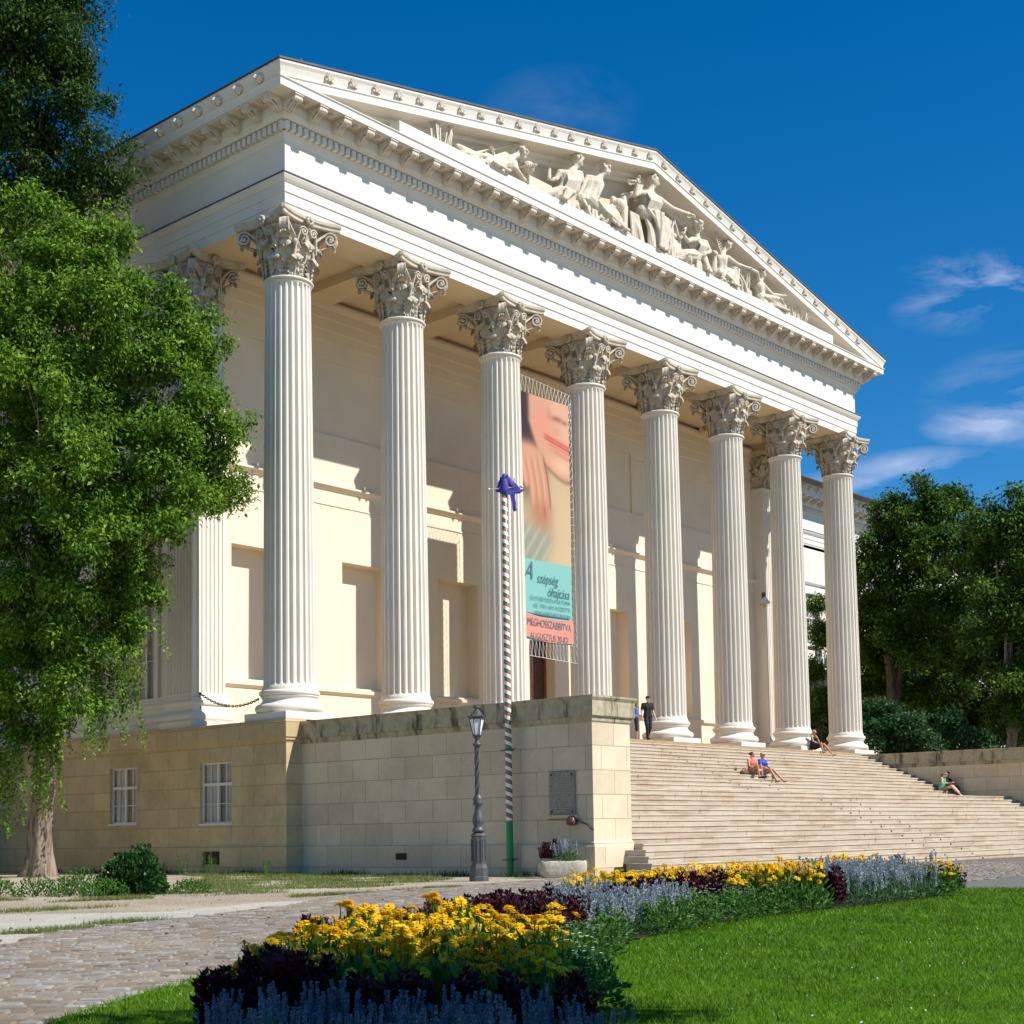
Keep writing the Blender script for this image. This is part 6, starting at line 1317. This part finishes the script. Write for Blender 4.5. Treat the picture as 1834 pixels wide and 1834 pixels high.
# stone trough by the wall with its plants
tr_=thing('stone_trough','rough oblong stone trough planted with flowers at the corner of the wall','planter',(-1.15,-11.40,G),None,None,(0,0,R(-42))); m=MB(); seg=40
def tro(z,k): 
    return [((.60*k)*np.sign(math.cos(a))*abs(math.cos(a))**.55*(1+.02*math.sin(a*7)),(.36*k)*np.sign(math.sin(a))*abs(math.sin(a))**.55*(1+.03*math.sin(a*5+1)),z+.008*math.sin(a*9)) for a in [2*math.pi*i/seg for i in range(seg)]]
rows=[tro(.0,.80),tro(.05,.88),tro(.16,.97),tro(.30,1.0),tro(.38,.99),tro(.41,.95),tro(.40,.86),tro(.34,.84)]; m.grid(rows[::-1],True,closev=True); P('trough',m,M['trough'],tr_,True); m=MB(); m.add(tro(.35,.85),[tuple(range(seg))]); P('soil',m,M['soil'],tr_,True)
for kd,dx,dy,sc_ in [('salvia',-.05,.05,1.15),('salvia',.18,-.02,1.05),('salvia',-.2,-.1,1.0),('white',.30,.05,1.0),('white',.12,-.15,.9),('burgundy',-.40,.12,1.25),('burgundy',-.20,.22,1.3),('burgundy',-.42,-.08,1.0),('salvia',.0,-.18,.95)]:
    a=R(-42); x=-1.15+dx*math.cos(a)-dy*math.sin(a); y=-11.40+dx*math.sin(a)+dy*math.cos(a); plant(kd,x,y,G+.36,{'salvia':'lavender salvia growing in the stone trough','white':'white flowered plant at the right side of the stone trough','burgundy':'dark red leafed plant at the left side of the stone trough'}[kd],'plants in the stone trough',False,sc_)
# ivy mound and low bushes under the left tree
iv=thing('ivy_bush','rounded dark green ivy bush on the gravel left of the wall windows','bush',(-11.9,-9.2,G)); g=np.random.default_rng(8)
Q=domeleaves(5200,.68,.82,.085,.42,z0=0,g=g)+np.array([-11.9,-9.2,G]); Q2=domeleaves(1500,.42,1.0,.085,.42,z0=0,g=g)+np.array([-11.75,-9.3,G]); qmesh('foliage',np.vstack([Q,Q2]),M['ivy'],iv); m=MB()
for i in range(9): a=i*.7; m.tube([(-11.9,-9.2,G),(-11.9+.3*math.cos(a),-9.2+.3*math.sin(a),G+.4),(-11.9+.5*math.cos(a),-9.2+.5*math.sin(a),G+.62)],[.02,.014,.006],5)
P('stems',m,M['bark2'],iv)
for i,(x,y,r,h,lab) in enumerate([(-13.6,-7.2,.45,.42,'low green bush on the gravel in front of the tree trunk'),(-13.2,-7.9,.50,.45,'second low green bush, next to the leftmost one'),(-12.9,-8.6,.50,.46,'middle low green bush between trunk and ivy'),(-12.35,-8.1,.50,.62,'taller green bush touching the ivy bush'),(-12.8,-9.6,.55,.42,'low green bush directly in front of the ivy bush'),(-11.0,-9.9,.50,.32,'sparse grassy bush right of the ivy bush')]):
    b=thing('low_bush',lab,'bush',(x,y,G),'low bushes on the gravel'); Q=domeleaves(520,r*.9,h*.9,.06,.3,z0=0,g=g,up=1.5)+np.array([x,y,G]); qmesh('foliage',Q,M['yleaf'],b); m=MB()
    for k in range(7): a=k*.9; m.tube([(x,y,G),(x+r*.5*math.cos(a),y+r*.5*math.sin(a),G+h*.8)],[.012,.005],5)
    P('stems',m,M['yleaf'],b)
def weed(x,y,n,h,lab):
    b=thing('tall_weed',lab,'weed',(x,y,G),'tall weeds at the foot of the wall'); C=[];D=[];m=MB()
    for i in range(n):
        xx=x+g.normal()*.12; yy=y+g.normal()*.16; hh=h*g.uniform(.6,1); m.tube([(xx,yy,G),(xx+g.normal()*.03,yy,G+hh)],.008,4)
        for k in range(26): t=k/26; C.append([xx,yy,G+hh*(.1+.9*t)]); a=k*2.4; D.append([math.cos(a),math.sin(a),.6])
    P('stems',m,M['yleaf'],b); qmesh('foliage',leafq(np.array(C),np.array(D),g.uniform(.05,.09,len(C)),.2),M['yleaf'],b)
weed(-2.3,.9,7,.75,'clump of tall green weeds below the right podium window'); weed(-2.5,1.9,4,.65,'pair of tall weeds left of the clump'); weed(-2.0,-1.4,4,.6,'tall weeds right of the podium corner'); weed(-2.3,3.4,5,.4,'short weeds beside the vent grille')
# loose pebbles
for nm_,mt_,n,ins in (('loose_pebbles','whitegravel',16000,True),('loose_grit','gravel',26000,False)):
    x=rng.uniform(-26,-3,n*2); y=rng.uniform(-24,0,n*2); w_=inpoly(x,y,WG)&(rng.uniform(size=n*2)<.5); k=(camd(x,y)<31)&~inpoly(x,y,COB)&~inpoly(x,y,LAWN)&(w_ if ins else ~inpoly(x,y,WG)); x=x[k][:n];y=y[k][:n]; m_=len(x); r_=rng.uniform(.006,.020,m_)*np.maximum(1,camd(x,y)/26); a0=rng.uniform(0,6.28,m_)
    cs=[np.stack([x+r_*np.cos(a0+a),y+r_*np.sin(a0+a)*.8,np.full(m_,G+.004)],-1) for a in (0,2.1,4.2)]; ap=np.stack([x,y,G+.006+r_*.6],-1); qmesh(nm_,np.concatenate([np.stack([cs[i_],cs[(i_+1)%3],ap],1) for i_ in range(3)]),M[mt_],None,'stuff')
# clover and tiny blooms in the lawn
k=rng.uniform(size=len(C_L))<.004; cc=C_L[k]; cc=cc+np.stack([np.zeros(len(cc)),np.zeros(len(cc)),rng.uniform(.03,.05,len(cc))],-1); D_=rng.normal(size=cc.shape)*[1,1,.4]; qmesh('lawn_clover',leafq(cc,D_,rng.uniform(.010,.018,len(cc)),.4,.1),M['wpet'],None,'stuff')
# fallen leaves
n=900; x=rng.uniform(-22,-3,n); y=rng.uniform(-24,2,n); k=camd(x,y)<34; C_=np.stack([x,y,np.full(n,G+.035)],-1)[k]; D_=rng.normal(size=C_.shape)*[1,1,.15]; qmesh('fallen_leaves',leafq(C_,D_,rng.uniform(.03,.06,len(C_)),.35,.1),simple('dry_leaf',(.34,.24,.12),.8),None,'stuff')
# ------------------------------------------------------------------ camera, light, sky
cd=bpy.data.cameras.new('camera'); cam=bpy.data.objects.new('camera',cd); COL.objects.link(cam)
yaw,pit,rol=-.8516,.0766,-.0152
fw=V((-math.sin(yaw)*math.cos(pit),math.cos(yaw)*math.cos(pit),math.sin(pit))); ri=V((math.cos(yaw),math.sin(yaw),0)); up=ri.cross(fw)
r2=ri*math.cos(rol)+up*math.sin(rol); u2=-ri*math.sin(rol)+up*math.cos(rol)
cam.matrix_world=Matrix(((r2.x,u2.x,-fw.x,-28.864),(r2.y,u2.y,-fw.y,-33.859),(r2.z,u2.z,-fw.z,-3.431),(0,0,0,1)))
cd.sensor_width=36; cd.lens=2625.5/1834*36; cd.shift_x=(917-902.85)/1834; cd.shift_y=(1290.3-917)/1834; cd.clip_end=2000; cd.clip_start=.1; SC.camera=cam
el=R(45.6); az=R(17.7); sd_=V((math.sin(az)*math.cos(el),-math.cos(az)*math.cos(el),math.sin(el)))
sl=bpy.data.lights.new('sun','SUN'); sl.energy=4.4; sl.angle=R(.5); sl.color=(1.0,.955,.87); so_=bpy.data.objects.new('sun',sl); COL.objects.link(so_); so_.rotation_euler=(-sd_).to_track_quat('-Z','Y').to_euler()
wd=bpy.data.worlds.new('World'); SC.world=wd; wd.use_nodes=True; nt=wd.node_tree; nd=nt.nodes; lk=nt.links; bg=nd['Background']
sky=nd.new('ShaderNodeTexSky'); sky.sky_type='NISHITA'; sky.sun_disc=False; sky.sun_elevation=el; sky.sun_rotation=R(180-17.7); sky.air_density=1.0; sky.dust_density=.03; sky.ozone_density=3.0; sky.altitude=300
hs=nd.new('ShaderNodeHueSaturation'); hs.inputs['Saturation'].default_value=1.28; hs.inputs['Value'].default_value=1.0; tm=nd.new('ShaderNodeMix'); tm.data_type='RGBA'; tm.blend_type='MULTIPLY'; tm.inputs[0].default_value=1; lk.new(sky.outputs[0],tm.inputs[6]); tm.inputs[7].default_value=(.86,1.03,1.18,1); lk.new(tm.outputs[2],hs.inputs['Color'])
tc=nd.new('ShaderNodeTexCoord'); acc=None
def cmath(op,a,b=None):
    m=nd.new('ShaderNodeMath'); m.operation=op
    for i,x in enumerate((a,b)):
        if x is None: continue
        if hasattr(x,'links'): lk.new(x,m.inputs[i])
        else: m.inputs[i].default_value=x
    return m.outputs[0]
nz=nd.new('ShaderNodeTexNoise'); mp=nd.new('ShaderNodeMapping'); mp.inputs['Scale'].default_value=(11,11,34); mp.inputs['Rotation'].default_value=(.0,.2,0); mp.inputs['Location'].default_value=(3.7,1.9,5.2); lk.new(tc.outputs['Generated'],mp.inputs[0]); lk.new(mp.outputs[0],nz.inputs['Vector']); nz.inputs['Scale'].default_value=1.0; nz.inputs['Detail'].default_value=8; nz.inputs['Roughness'].default_value=.58; nz.inputs['Distortion'].default_value=.4
for (dx,dy,dz),rx,rz_,k in [((.8748,.3472,.338),.030,.013,1.3),((.864,.372,.326),.025,.010,.9),((.858,.379,.349),.016,.006,.7),((.894,.366,.256),.026,.009,1.3),((.8822,.4104,.231),.034,.008,1.2),((.868,.442,.222),.034,.008,1.1),((.6967,.5569,.452),.03,.015,.18),((.91,.33,.27),.05,.02,.8)]:
    sp=nd.new('ShaderNodeVectorMath'); sp.operation='SUBTRACT'; nrmz=nd.new('ShaderNodeVectorMath'); nrmz.operation='NORMALIZE'; lk.new(tc.outputs['Generated'],nrmz.inputs[0]); lk.new(nrmz.outputs[0],sp.inputs[0]); sp.inputs[1].default_value=(dx,dy,dz)
    sc_=nd.new('ShaderNodeVectorMath'); sc_.operation='MULTIPLY'; lk.new(sp.outputs[0],sc_.inputs[0]); sc_.inputs[1].default_value=(1/rx,1/rx,1/rz_); ln=nd.new('ShaderNodeVectorMath'); ln.operation='LENGTH'; lk.new(sc_.outputs[0],ln.inputs[0])
    f=cmath('MULTIPLY',cmath('MAXIMUM',cmath('SUBTRACT',1.0,cmath('MULTIPLY',ln.outputs['Value'],.55)),0.0),k); acc=f if acc is None else cmath('MAXIMUM',acc,f)
cl=cmath('MULTIPLY',acc,cmath('MAXIMUM',cmath('MULTIPLY',cmath('SUBTRACT',nz.outputs[0],.44),3.2),0.0)); cl=cmath('MINIMUM',cl,.6)
mx=nd.new('ShaderNodeMix'); mx.data_type='RGBA'; lk.new(cl,mx.inputs[0]); lk.new(hs.outputs[0],mx.inputs[6]); mx.inputs[7].default_value=(6.2,6.8,9.0,1); lk.new(mx.outputs[2],bg.inputs[0]); bg.inputs[1].default_value=.074
vs=SC.view_settings; vs.view_transform='Standard'; vs.look='None'; vs.gamma=1; vs.exposure=.54
SC.render.resolution_x=1024; SC.render.resolution_y=1024; SC.render.engine='CYCLES'; SC.cycles.max_bounces=7; SC.cycles.diffuse_bounces=4; SC.cycles.transparent_max_bounces=8
